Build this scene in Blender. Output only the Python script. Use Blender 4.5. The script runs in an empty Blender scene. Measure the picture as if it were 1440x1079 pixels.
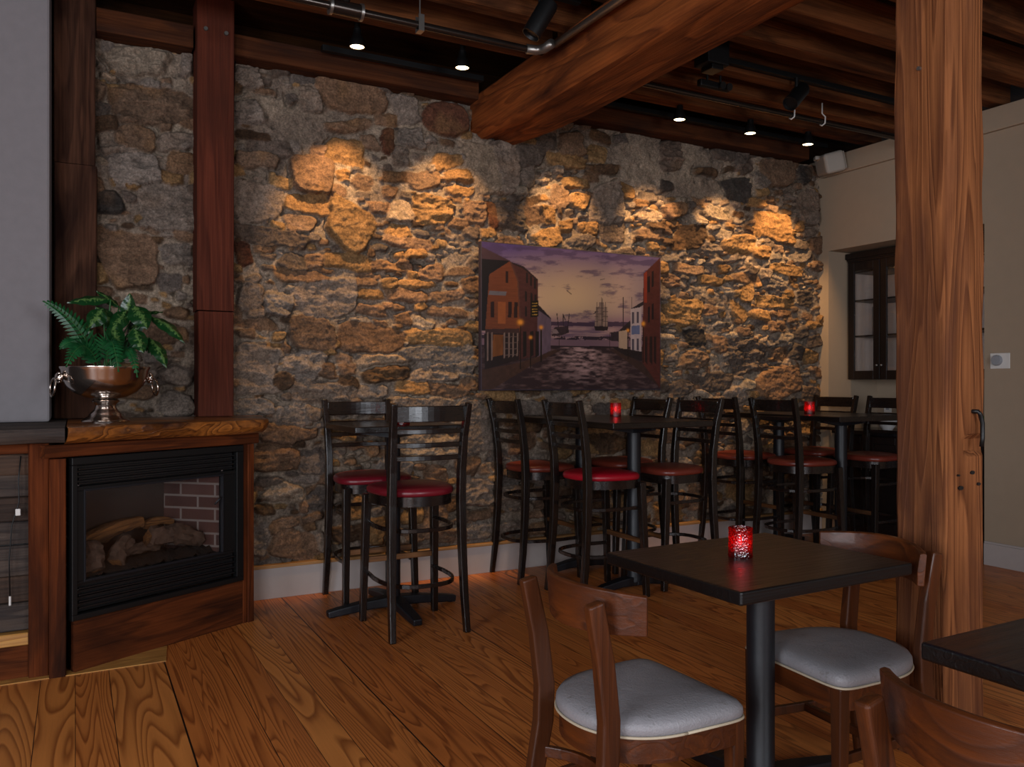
import bpy, bmesh, math, random
import numpy as np
from mathutils import Vector, Matrix, noise as mnoise
R = math.radians
random.seed(7)
rng = np.random.default_rng(11)
sc = bpy.context.scene
COL = sc.collection

# ------------------------------------------------------------------ helpers
def srgb(h):
    h = h.lstrip('#'); v = [int(h[i:i+2], 16)/255 for i in (0, 2, 4)]
    return tuple(c/12.92 if c <= .04045 else ((c+.055)/1.055)**2.4 for c in v)

class MB:
    """collects vertices and faces in the thing's own coordinates"""
    def __init__(s): s.v = []; s.f = []
    def add(s, vs, fs):
        b = len(s.v); s.v += [tuple(p) for p in vs]; s.f += [tuple(i+b for i in q) for q in fs]; return s
    def box(s, x0, x1, y0, y1, z0, z1, M=None):
        vs = [Vector((x, y, z)) for z in (z0, z1) for y in (y0, y1) for x in (x0, x1)]
        if M: vs = [M @ p for p in vs]
        return s.add(vs, [(0, 2, 3, 1), (4, 5, 7, 6), (0, 1, 5, 4), (2, 6, 7, 3), (0, 4, 6, 2), (1, 3, 7, 5)])
    def prism(s, poly, z0, z1):
        n = len(poly)
        vs = [(x, y, z0) for x, y in poly]+[(x, y, z1) for x, y in poly]
        fs = [tuple(range(n-1, -1, -1)), tuple(range(n, 2*n))]+[(i, (i+1) % n, n+(i+1) % n, n+i) for i in range(n)]
        return s.add(vs, fs)
    def rings(s, rings, cap=True, closed=True):
        n = len(rings[0]); vs = [p for r in rings for p in r]; fs = []
        for k in range(len(rings)-1):
            for i in range(n if closed else n-1):
                j = (i+1) % n
                fs.append((k*n+i, k*n+j, (k+1)*n+j, (k+1)*n+i))
        if cap:
            fs.append(tuple(range(n-1, -1, -1))); m = (len(rings)-1)*n; fs.append(tuple(range(m, m+n)))
        return s.add(vs, fs)
    def lathe(s, prof, n=32, c=(0, 0, 0), M=None, cap=True):
        rs = []
        for r, z in prof:
            ring = [Vector((r*math.cos(2*math.pi*i/n), r*math.sin(2*math.pi*i/n), z)) for i in range(n)]
            if M: ring = [M @ p for p in ring]
            rs.append([p+Vector(c) for p in ring])
        return s.rings(rs, cap)
    def cyl(s, a, b, r, r2=None, n=16):
        a, b = Vector(a), Vector(b); d = (b-a).normalized()
        u = d.orthogonal().normalized(); w = d.cross(u); r2 = r if r2 is None else r2
        return s.rings([[p+u*(q*math.cos(t))+w*(q*math.sin(t)) for t in [2*math.pi*i/n for i in range(n)]] for p, q in ((a, r), (b, r2))])
    def sweep(s, pts, w, h, side=None, up=None, taper=None):
        """rectangle (w across 'side', h across the other) along pts; side = fixed direction or None (horizontal)"""
        pts = [Vector(p) for p in pts]; rs = []
        for i, p in enumerate(pts):
            t = (pts[min(i+1, len(pts)-1)]-pts[max(i-1, 0)]).normalized()
            if side is not None:
                a = Vector(side); a = (a-t*a.dot(t)).normalized(); b = t.cross(a)
            else:
                b = Vector(up or (0, 0, 1)); b = (b-t*b.dot(t)).normalized(); a = b.cross(t)
            k = taper[i] if taper else 1
            ww, hh = w*k/2, h*k/2
            rs.append([p-a*ww-b*hh, p+a*ww-b*hh, p+a*ww+b*hh, p-a*ww+b*hh])
        return s.rings(rs)
    def tube(s, pts, r, n=10):
        pts = [Vector(p) for p in pts]; rs = []; ref = None
        for i, p in enumerate(pts):
            t = (pts[min(i+1, len(pts)-1)]-pts[max(i-1, 0)]).normalized()
            if ref is None: ref = t.orthogonal().normalized()
            ref = (ref-t*ref.dot(t)).normalized(); w = t.cross(ref)
            q = r[i] if isinstance(r, (list, tuple)) else r
            rs.append([p+ref*(q*math.cos(a))+w*(q*math.sin(a)) for a in [2*math.pi*j/n for j in range(n)]])
        return s.rings(rs)
    def build(s, name, mat, parent=None, smooth=False, bevel=0, seg=2, sub=0):
        me = bpy.data.meshes.new(name); me.from_pydata(s.v, [], s.f); me.validate()
        bm = bmesh.new(); bm.from_mesh(me); bmesh.ops.recalc_face_normals(bm, faces=bm.faces); bm.to_mesh(me); bm.free()
        me.materials.append(mat)
        o = bpy.data.objects.new(name, me); COL.objects.link(o)
        if parent: o.parent = parent
        if smooth:
            me.polygons.foreach_set('use_smooth', [True]*len(me.polygons))
        if bevel:
            m = o.modifiers.new('edge', 'BEVEL'); m.width = bevel; m.segments = seg; m.limit_method = 'ANGLE'; m.angle_limit = R(35)
        if sub:
            m = o.modifiers.new('round', 'SUBSURF'); m.levels = m.render_levels = sub
        if smooth == 'angle':
            try: me.set_sharp_from_angle(angle=R(38))
            except Exception: pass
        return o

def tag(o, label, cat, group=None):
    o['label'] = label; o['category'] = cat
    if group: o['group'] = group
    return o
def struct(o):
    o['kind'] = 'structure'; return o
def thing(name, label, cat, loc=(0, 0, 0), rz=0, group=None):
    o = bpy.data.objects.new(name, None); COL.objects.link(o); o.location = loc; o.rotation_euler = (0, 0, rz)
    o.empty_display_size = .1
    return tag(o, label, cat, group)
def copy_thing(root, loc, rz, label):
    r = root.copy(); COL.objects.link(r); r.location = loc; r.rotation_euler = (0, 0, rz); r['label'] = label
    for ch in list(root.children):
        c = ch.copy(); COL.objects.link(c); c.parent = r
        for g in ch.children:
            d = g.copy(); COL.objects.link(d); d.parent = c
    return r

# ------------------------------------------------------------------ materials
class NT:
    def __init__(s, name):
        s.m = bpy.data.materials.new(name); s.m.use_nodes = True
        s.t = s.m.node_tree; s.t.nodes.clear()
        s.out = s.n('ShaderNodeOutputMaterial'); s.p = s.n('ShaderNodeBsdfPrincipled')
        s.l(s.p.outputs[0], s.out.inputs[0])
    def n(s, k, **kw):
        x = s.t.nodes.new(k)
        for a, b in kw.items(): setattr(x, a, b)
        return x
    def l(s, a, b): s.t.links.new(a, b)
    def coord(s, scale=(1, 1, 1), rand=False, which='Object'):
        tc = s.n('ShaderNodeTexCoord'); src = tc.outputs[which]
        if rand:
            oi = s.n('ShaderNodeObjectInfo'); mul = s.n('ShaderNodeMath', operation='MULTIPLY'); mul.inputs[1].default_value = 17.3
            s.l(oi.outputs['Random'], mul.inputs[0]); ad = s.n('ShaderNodeVectorMath', operation='ADD')
            s.l(src, ad.inputs[0]); s.l(mul.outputs[0], ad.inputs[1]); src = ad.outputs[0]
        mp = s.n('ShaderNodeMapping'); mp.inputs['Scale'].default_value = scale; s.l(src, mp.inputs[0]); return mp.outputs[0]
    def noise(s, vec, scale, detail=4, rough=.55, dist=0):
        x = s.n('ShaderNodeTexNoise'); x.inputs['Scale'].default_value = scale; x.inputs['Detail'].default_value = detail
        x.inputs['Roughness'].default_value = rough; x.inputs['Distortion'].default_value = dist; s.l(vec, x.inputs['Vector']); return x.outputs['Fac']
    def math(s, op, a, b=None):
        x = s.n('ShaderNodeMath', operation=op)
        for i, q in enumerate((a, b)):
            if q is None: continue
            if isinstance(q, (int, float)): x.inputs[i].default_value = q
            else: s.l(q, x.inputs[i])
        return x.outputs[0]
    def ramp(s, fac, stops):
        x = s.n('ShaderNodeValToRGB'); e = x.color_ramp.elements
        while len(e) < len(stops): e.new(.5)
        for el, (p, c) in zip(e, stops):
            el.position = p; el.color = (c, c, c, 1) if isinstance(c, (int, float)) else (*c, 1)
        s.l(fac, x.inputs[0]); return x.outputs[0]
    def mix(s, fac, a, b, mode='MIX'):
        x = s.n('ShaderNodeMix', data_type='RGBA', blend_type=mode)
        for i, q in ((0, fac), (6, a), (7, b)):
            if isinstance(q, (int, float)): x.inputs[i].default_value = q
            elif isinstance(q, tuple): x.inputs[i].default_value = (*q, 1)
            else: s.l(q, x.inputs[i])
        return x.outputs[2]
    def bump(s, h, strength, dist=.01):
        x = s.n('ShaderNodeBump'); x.inputs['Strength'].default_value = strength; x.inputs['Distance'].default_value = dist
        s.l(h, x.inputs['Height']); s.l(x.outputs[0], s.p.inputs['Normal'])
    def set(s, color=None, rough=None, metal=None, spec=None, coat=None):
        for k, q in (('Base Color', color), ('Roughness', rough), ('Metallic', metal), ('Specular IOR Level', spec), ('Coat Weight', coat)):
            if q is None: continue
            if isinstance(q, tuple): s.p.inputs[k].default_value = (*q, 1)
            elif isinstance(q, (int, float)): s.p.inputs[k].default_value = q
            else: s.l(q, s.p.inputs[k])
        return s.m

def wood(name, light, dark, axis='Z', size=9, stretch=.09, rings=9, ringmix=.55, blotch=None, rough=.6, bump=.25, spec=.4, coat=0, rand=False):
    t = NT(name); k = {'X': 0, 'Y': 1, 'Z': 2}[axis]
    def sv(a, b): v = [a]*3; v[k] = b; return tuple(v)
    v1 = t.coord(sv(size, size*stretch), rand)
    f = t.noise(v1, 1, 2, .45, .3)
    rg = t.math('FRACT', t.math('MULTIPLY', f, rings))
    rgc = t.ramp(rg, [(0, 0), (.55, .55), (.86, 1), (1, 0)])
    v2 = t.coord(sv(95, 2.2), rand); st = t.noise(v2, 1, 5, .65)
    v3 = t.coord(sv(5, 1.1), rand); bl = t.noise(v3, 1, 4, .6, .6)
    fac = t.math('ADD', t.math('MULTIPLY', rgc, ringmix), t.math('MULTIPLY', t.ramp(st, [(.3, 0), (.7, 1)]), 1-ringmix))
    c = t.mix(fac, light, dark)
    if blotch:
        c = t.mix(t.ramp(bl, [(.42, 0), (.68, 1)]), c, blotch)
    t.set(c, t.math('ADD', t.math('MULTIPLY', st, .25), rough-.12), spec=spec, coat=coat)
    if coat: t.p.inputs['Coat Roughness'].default_value = .12
    t.bump(t.math('ADD', fac, t.math('MULTIPLY', bl, .6)), bump, .006)
    return t.m

def plain(name, color, rough=.5, metal=0, spec=.5, var=.12, nscale=40, bump=0, coat=0):
    t = NT(name); v = t.coord(); f = t.noise(v, nscale, 5, .6)
    dk = tuple(c*(1-var) for c in color); lt = tuple(min(1, c*(1+var)) for c in color)
    t.set(t.mix(f, dk, lt), rough, metal, spec, coat)
    if bump: t.bump(f, bump, .004)
    return t.m

def emit(name, color, strength):
    t = NT(name); t.p.inputs['Base Color'].default_value = (*color, 1)
    t.p.inputs['Emission Color'].default_value = (*color, 1); t.p.inputs['Emission Strength'].default_value = strength
    return t.m

M = {}
M['post'] = wood('rough sawn post wood', srgb('#9a6038'), srgb('#4a2410'), 'Z', 8, .05, 15, .6, srgb('#573322'), .85, .6, .15)
M['post_dark'] = wood('dark reddish post wood', srgb('#66301f'), srgb('#3d1a11'), 'Z', 7, .06, 8, .4, srgb('#432015'), .8, .3, .15)
M['post_old'] = wood('old weathered post wood', srgb('#6a4634'), srgb('#2e1c15'), 'Z', 6, .12, 6, .4, srgb('#281712'), .85, .5, .15)
M['beam'] = wood('hewn beam wood', srgb('#9a5426'), srgb('#4d2410'), 'Y', 4.5, .16, 9, .5, srgb('#3a1a0e'), .8, .55, .15)
M['joist'] = wood('ceiling joist wood', srgb('#7c4a28'), srgb('#422312'), 'X', 6, .06, 8, .4, srgb('#2c160a'), .85, .4, .12, rand=True)
M['plate'] = wood('wall plate wood', srgb('#5c3218'), srgb('#33190c'), 'X', 6, .1, 6, .4, srgb('#2b1911'), .8, .4, .15)
M['ceilboard'] = wood('ceiling board wood', srgb('#42260f'), srgb('#241307'), 'X', 6, .1, 5, .4, srgb('#1a0e06'), .9, .3, .1)
M['mantel'] = wood('live edge slab wood', srgb('#b06a2c'), srgb('#3d1d0c'), 'X', 10, .14, 11, .6, srgb('#2f1409'), .35, .4, .4, .35)
M['surround'] = wood('surround board wood', srgb('#703616'), srgb('#381709'), 'Z', 7, .07, 9, .45, srgb('#2b140a'), .8, .4, .12)
M['surround_h'] = wood('surround long board wood', srgb('#6c3516'), srgb('#30160a'), 'X', 6, .07, 9, .45, srgb('#200e07'), .8, .4, .12)
M['barn'] = wood('grey barn board wood', srgb('#5b4c42'), srgb('#241d1b'), 'X', 7, .1, 8, .5, srgb('#201a1c'), .8, .7)
M['barn2'] = wood('brown barn board wood', srgb('#5d4433'), srgb('#241a15'), 'X', 7, .1, 8, .5, srgb('#251b17'), .8, .7)
M['oak'] = wood('pale oak board wood', srgb('#cf9850'), srgb('#8e5c2c'), 'X', 8, .1, 8, .5, None, .45, .15)
M['chair'] = wood('walnut stained chair wood', srgb('#623010'), srgb('#2c1307'), 'X', 9, .09, 9, .55, srgb('#3f1d0b'), .45, .2, .3, .1, True)
M['chair_leg'] = wood('walnut stained leg wood', srgb('#5a2d12'), srgb('#2f1609'), 'Z', 9, .08, 6, .45, srgb('#3c1f0e'), .45, .15, .3, .1, True)
M['stool'] = wood('espresso stained wood', srgb('#1c1310'), srgb('#0e0907'), 'Z', 9, .1, 5, .4, None, .27, .06, .5, .3, True)
M['stool_h'] = wood('espresso stained rail wood', srgb('#1f1512'), srgb('#0f0a08'), 'X', 9, .1, 5, .4, None, .25, .06, .5, .3, True)
M['footrest'] = wood('worn footrest wood', srgb('#8a5a30'), srgb('#3a2213'), 'X', 9, .1, 5, .4, srgb('#24150d'), .45, .1, .5, 0, True)
M['tabletop'] = wood('black brown tabletop wood', srgb('#2b1d15'), srgb('#100b09'), 'X', 10, .06, 12, .55, srgb('#1b120e'), .33, .22, .45, .1)
M['tabletop_black'] = wood('black grained tabletop wood', srgb('#17131a'), srgb('#08070a'), 'X', 9, .06, 12, .55, None, .35, .3, .5, .15)
M['table_edge'] = wood('black table edge wood', srgb('#0d0b0c'), srgb('#060506'), 'X', 10, .06, 10, .5, None, .4, .2)
M['bartop'] = wood('dark bar tabletop wood', srgb('#1c1411'), srgb('#0c0908'), 'Y', 9, .06, 8, .5, None, .3, .12, .5, .2)
M['iron'] = plain('black cast iron', srgb('#15151a'), .45, 0, .45, .2, 60, .15)
M['black'] = plain('black painted metal', srgb('#0b0b0c'), .45, .0, .45, .2, 80, .05)
M['louver'] = plain('black enamel louver', srgb('#141416'), .28, 0, .6)
M['blacktrack'] = plain('matt black track', srgb('#0b0b0c'), .6, 0, .3)
M['steel'] = plain('galvanised steel', srgb('#9a9690'), .35, .9)
M['pipe'] = plain('dark steel pipe', srgb('#4a423d'), .22, .85, .5, .2, 30)
M['silver'] = plain('tarnished silver plate', srgb('#cfc4bb'), .17, 1, .5, .18, 9)
M['red_vinyl'] = plain('dark red vinyl', srgb('#6e1420'), .33, 0, .5, .1, 30, .03)
M['bright_lit_vinyl'] = plain('red vinyl brightly lit', srgb('#a31022'), .35, 0, .5, .08, 30, .03)  # same red vinyl, its brighter lighting put into the colour
M['warm_lit_vinyl'] = plain('red vinyl in warm light', srgb('#6c2a1e'), .35, 0, .5, .1, 30, .03)  # same red vinyl again, tinted with the warm light of the wall spots
M['plaster'] = plain('painted plaster', srgb('#a08d78'), .85, 0, .2, .05, 14, .08)
M['plaster_cool'] = plain('rough grey plaster', srgb('#7d787a'), .9, 0, .2, .1, 22, .25)
M['white_trim'] = plain('painted baseboard', srgb('#aea39e'), .55, 0, .3, .05, 20, .03)
M['tan_ledge'] = wood('tan ledge wood', srgb('#b08350'), srgb('#7e5831'), 'X', 8, .1, 6, .4, None, .55, .1)
M['white_plastic'] = plain('white plastic', srgb('#d6d2cd'), .45, 0, .4, .03)
M['speaker'] = plain('off white speaker shell', srgb('#a29a90'), .6, 0, .3, .03)
M['grey_plastic'] = plain('grey plastic', srgb('#8f9196'), .45, 0, .4, .03)
M['cabinet'] = wood('black brown cabinet wood', srgb('#1f1411'), srgb('#120c0a'), 'Z', 8, .1, 5, .4, None, .4, .08)
M['cab_inside'] = plain('cabinet interior wood', srgb('#dcc8bc'), .7, 0, .3, .08, 20)
M['counter'] = plain('dark stone counter', srgb('#141215'), .22, 0, .5, .4, 80)
M['log_bark'] = plain('ceramic log bark', srgb('#5f4b40'), .9, 0, .2, .95, 40, 1)
M['log_cut'] = wood('ceramic log split face', srgb('#b3773f'), srgb('#4d3020'), 'X', 14, .1, 8, .5, srgb('#3c281c'), .85, .8)
M['ember'] = plain('ember bed grit', srgb('#2b2422'), .95, 0, .2, .7, 70, 1)
M['soot'] = plain('soot stained liner', srgb('#3a3230'), .9, 0, .2, .35, 9)
M['wax'] = plain('candle wax', srgb('#4a1a16'), .5)
M['flame'] = emit('candle flame', (1, .42, .12), 40)
M['bulb'] = emit('lit lamp face', (1, .72, .40), 14)
M['cord'] = plain('black cord', srgb('#0d0d0e'), .5)
M['white_china'] = plain('white china', srgb('#cfcac8'), .25, 0, .5, .03)
M['lime'] = plain('lime green', srgb('#3fae2c'), .4, 0, .5, .3, 30)
M['lemon'] = plain('yellow', srgb('#d8b82f'), .4, 0, .5, .2, 30)
M['soil'] = plain('dark moss', srgb('#1c1a12'), .95, 0, .2, .5, 60, .8)
M['stem'] = plain('green stem', srgb('#2c5a2b'), .5, 0, .4, .2)

def mk_brick():
    t = NT('firebox brick'); v = t.coord((1, 1, 1), which='UV')
    b = t.n('ShaderNodeTexBrick'); b.inputs['Color1'].default_value = (*srgb('#6d4a44'), 1); b.inputs['Color2'].default_value = (*srgb('#553a37'), 1)
    b.inputs['Mortar'].default_value = (*srgb('#9c8f8a'), 1); b.inputs['Scale'].default_value = 1; b.inputs['Mortar Size'].default_value = .006
    b.inputs['Brick Width'].default_value = .2; b.inputs['Row Height'].default_value = .068
    t.l(v, b.inputs['Vector']); t.set(b.outputs[0], .9); t.bump(b.outputs[1], -.4, .004); return t.m
M['brick'] = mk_brick()

def mk_glass(name, tint=(1, 1, 1), fac=.10, rough=.05):
    t = NT(name); t.t.nodes.remove(t.p)
    tr = t.n('ShaderNodeBsdfTransparent'); tr.inputs[0].default_value = (*tint, 1)
    gl = t.n('ShaderNodeBsdfGlossy'); gl.inputs['Roughness'].default_value = rough
    lw = t.n('ShaderNodeLayerWeight'); lw.inputs[0].default_value = .25
    f = t.math('ADD', t.math('MULTIPLY', lw.outputs['Fresnel'], .6), fac)
    mx = t.n('ShaderNodeMixShader'); t.l(f, mx.inputs[0]); t.l(tr.outputs[0], mx.inputs[1]); t.l(gl.outputs[0], mx.inputs[2]); t.l(mx.outputs[0], t.out.inputs[0])
    return t.m
M['glass'] = mk_glass('clear window glass', fac=.03)
M['fire_glass'] = mk_glass('sooty fireplace glass', (.92, .91, .9), .03, .12)
M['vase_glass'] = mk_glass('clear vase glass', (.93, .94, .95), .12, .08)
def mk_redglass():
    t = NT('ruby candle glass'); t.t.nodes.remove(t.p)
    tr = t.n('ShaderNodeBsdfTransparent'); tr.inputs[0].default_value = (.62, .015, .02, 1)
    tl = t.n('ShaderNodeBsdfTranslucent'); tl.inputs[0].default_value = (.7, .02, .03, 1)
    gl = t.n('ShaderNodeBsdfGlossy'); gl.inputs['Roughness'].default_value = .12
    v = t.coord((150, 150, 150)); vo = t.n('ShaderNodeTexVoronoi'); vo.inputs['Scale'].default_value = 1; t.l(v, vo.inputs['Vector'])
    bp = t.n('ShaderNodeBump'); bp.inputs['Strength'].default_value = .7; bp.inputs['Distance'].default_value = .003; t.l(vo.outputs[0], bp.inputs['Height'])
    t.l(bp.outputs[0], gl.inputs['Normal']); t.l(bp.outputs[0], tl.inputs['Normal'])
    m1 = t.n('ShaderNodeMixShader'); m1.inputs[0].default_value = .3; t.l(tr.outputs[0], m1.inputs[1]); t.l(tl.outputs[0], m1.inputs[2])
    m2 = t.n('ShaderNodeMixShader'); m2.inputs[0].default_value = .09; t.l(m1.outputs[0], m2.inputs[1]); t.l(gl.outputs[0], m2.inputs[2])
    t.l(m2.outputs[0], t.out.inputs[0]); return t.m
M['ruby'] = mk_redglass()

def mk_seat():
    t = NT('worn grey beige leather'); v = t.coord((1, 1, 1), True)
    f = t.noise(v, 9, 5, .6, .4); g = t.noise(v, 160, 3, .6); w = t.noise(v, 26, 5, .7)
    c = t.mix(f, srgb('#7b787b'), srgb('#949194'))
    c = t.mix(t.ramp(w, [(.6, 0), (.7, .6)]), c, srgb('#5f5852'))
    t.set(c, t.math('ADD', t.math('MULTIPLY', g, .2), .32), spec=.45)
    t.bump(t.math('ADD', g, t.math('MULTIPLY', f, 2)), .5, .004); return t.m
M['seat'] = mk_seat()
M['seat_pipe'] = plain('cream piping', srgb('#b4a58d'), .5)

def mk_floor():
    t = NT('wide pine floorboards'); tc = t.n('ShaderNodeTexCoord'); sp = t.n('ShaderNodeSeparateXYZ'); t.l(tc.outputs['Object'], sp.inputs[0])
    x, y = sp.outputs[0], sp.outputs[1]
    u = t.math('ADD', t.math('MULTIPLY', x, 5.3), t.math('MULTIPLY', t.math('SINE', t.math('MULTIPLY', x, 8.1)), .33))
    idx = t.math('FLOOR', u); fr = t.math('FRACT', u)
    wn = t.n('ShaderNodeTexWhiteNoise', noise_dimensions='1D'); t.l(idx, wn.inputs['W']); rnd = wn.outputs['Value']
    cv = t.n('ShaderNodeCombineXYZ')
    t.l(t.math('MULTIPLY', x, t.math('ADD', t.math('MULTIPLY', rnd, 7), 4.5)), cv.inputs[0]); t.l(t.math('ADD', t.math('MULTIPLY', y, .5), t.math('MULTIPLY', rnd, 40)), cv.inputs[1]); t.l(t.math('MULTIPLY', rnd, 23), cv.inputs[2])
    f = t.noise(cv.outputs[0], 1, 1.5, .4, .25)
    rg = t.math('FRACT', t.math('MULTIPLY', f, 21))
    rc = t.ramp(rg, [(0, .15), (.5, .35), (.84, 1), (1, .1)])
    c2 = t.n('ShaderNodeCombineXYZ'); t.l(t.math('MULTIPLY', x, 160), c2.inputs[0]); t.l(t.math('MULTIPLY', y, 4), c2.inputs[1]); t.l(rnd, c2.inputs[2])
    st = t.noise(c2.outputs[0], 1, 4, .6)
    big = t.noise(cv.outputs[0], .45, 3, .5)
    c = t.mix(t.math('ADD', t.math('MULTIPLY', rc, .7), t.math('MULTIPLY', st, .25)), srgb('#ee984c'), srgb('#7c3c15'))
    c = t.mix(t.ramp(rnd, [(0, 0), (1, .55)]), c, t.mix(1, c, srgb('#cfa182'), 'MULTIPLY'))
    c = t.mix(t.ramp(big, [(.5, 0), (.75, .5)]), c, srgb('#a86030'))
    gp = t.math('LESS_THAN', t.math('ABSOLUTE', t.math('SUBTRACT', fr, .5)), .491)
    c = t.mix(gp, srgb('#22130c'), c)
    sn = t.noise(t.coord((2.2, 2.2, 2.2)), 1, 5, .65)
    t.set(c, t.math('ADD', t.math('MULTIPLY', sn, .28), .26), spec=.4)
    t.bump(t.math('ADD', t.math('MULTIPLY', rc, -.2), gp), .25, .003); return t.m
M['floor'] = mk_floor()

def mk_vcol(name, rough=.85, speck=0, bump=0, spec=.25):
    t = NT(name); a = t.n('ShaderNodeVertexColor'); a.layer_name = 'col'; c = a.outputs[0]
    if speck:
        v = t.coord(); f = t.noise(v, 85, 5, .75); g = t.noise(v, 24, 6, .7)
        c = t.mix(1, c, t.ramp(f, [(.28, .35), (.5, 1), (.74, 1.75)]), 'MULTIPLY')
        c = t.mix(1, c, t.ramp(g, [(.3, .6), (.7, 1.3)]), 'MULTIPLY')
        t.bump(t.math('ADD', t.math('MULTIPLY', f, .5), g), bump, .012)
    t.set(c, rough, spec=spec); return t.m
M['stone'] = mk_vcol('field stone and lime mortar', .9, 1, .75)
M['painting'] = mk_vcol('oil painting', .55, 0, 0, .3)

def mk_leaf(name, a, b):
    t = NT(name); v = t.coord(); f = t.noise(v, 30, 3, .6); c = t.mix(t.ramp(f, [(.35, 0), (.65, 1)]), a, b)
    t.set(c, .35, spec=.5); return t.m
M['fern'] = mk_leaf('fern green', srgb('#0f3f1f'), srgb('#1f5a30'))
def mk_dieff():
    t = NT('variegated leaf'); a = t.n('ShaderNodeUVMap'); sp = t.n('ShaderNodeSeparateXYZ'); t.l(a.outputs[0], sp.inputs[0])
    e = t.math('ABSOLUTE', t.math('SUBTRACT', sp.outputs[0], .5))
    f = t.noise(t.coord((90, 90, 90)), 1, 3, .6)
    k = t.ramp(t.math('SUBTRACT', f, t.math('MULTIPLY', e, .95)), [(.34, 0), (.47, 1)])
    t.set(t.mix(k, srgb('#103617'), srgb('#52703a')), .3, spec=.5); return t.m
M['dieff'] = mk_dieff()
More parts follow.
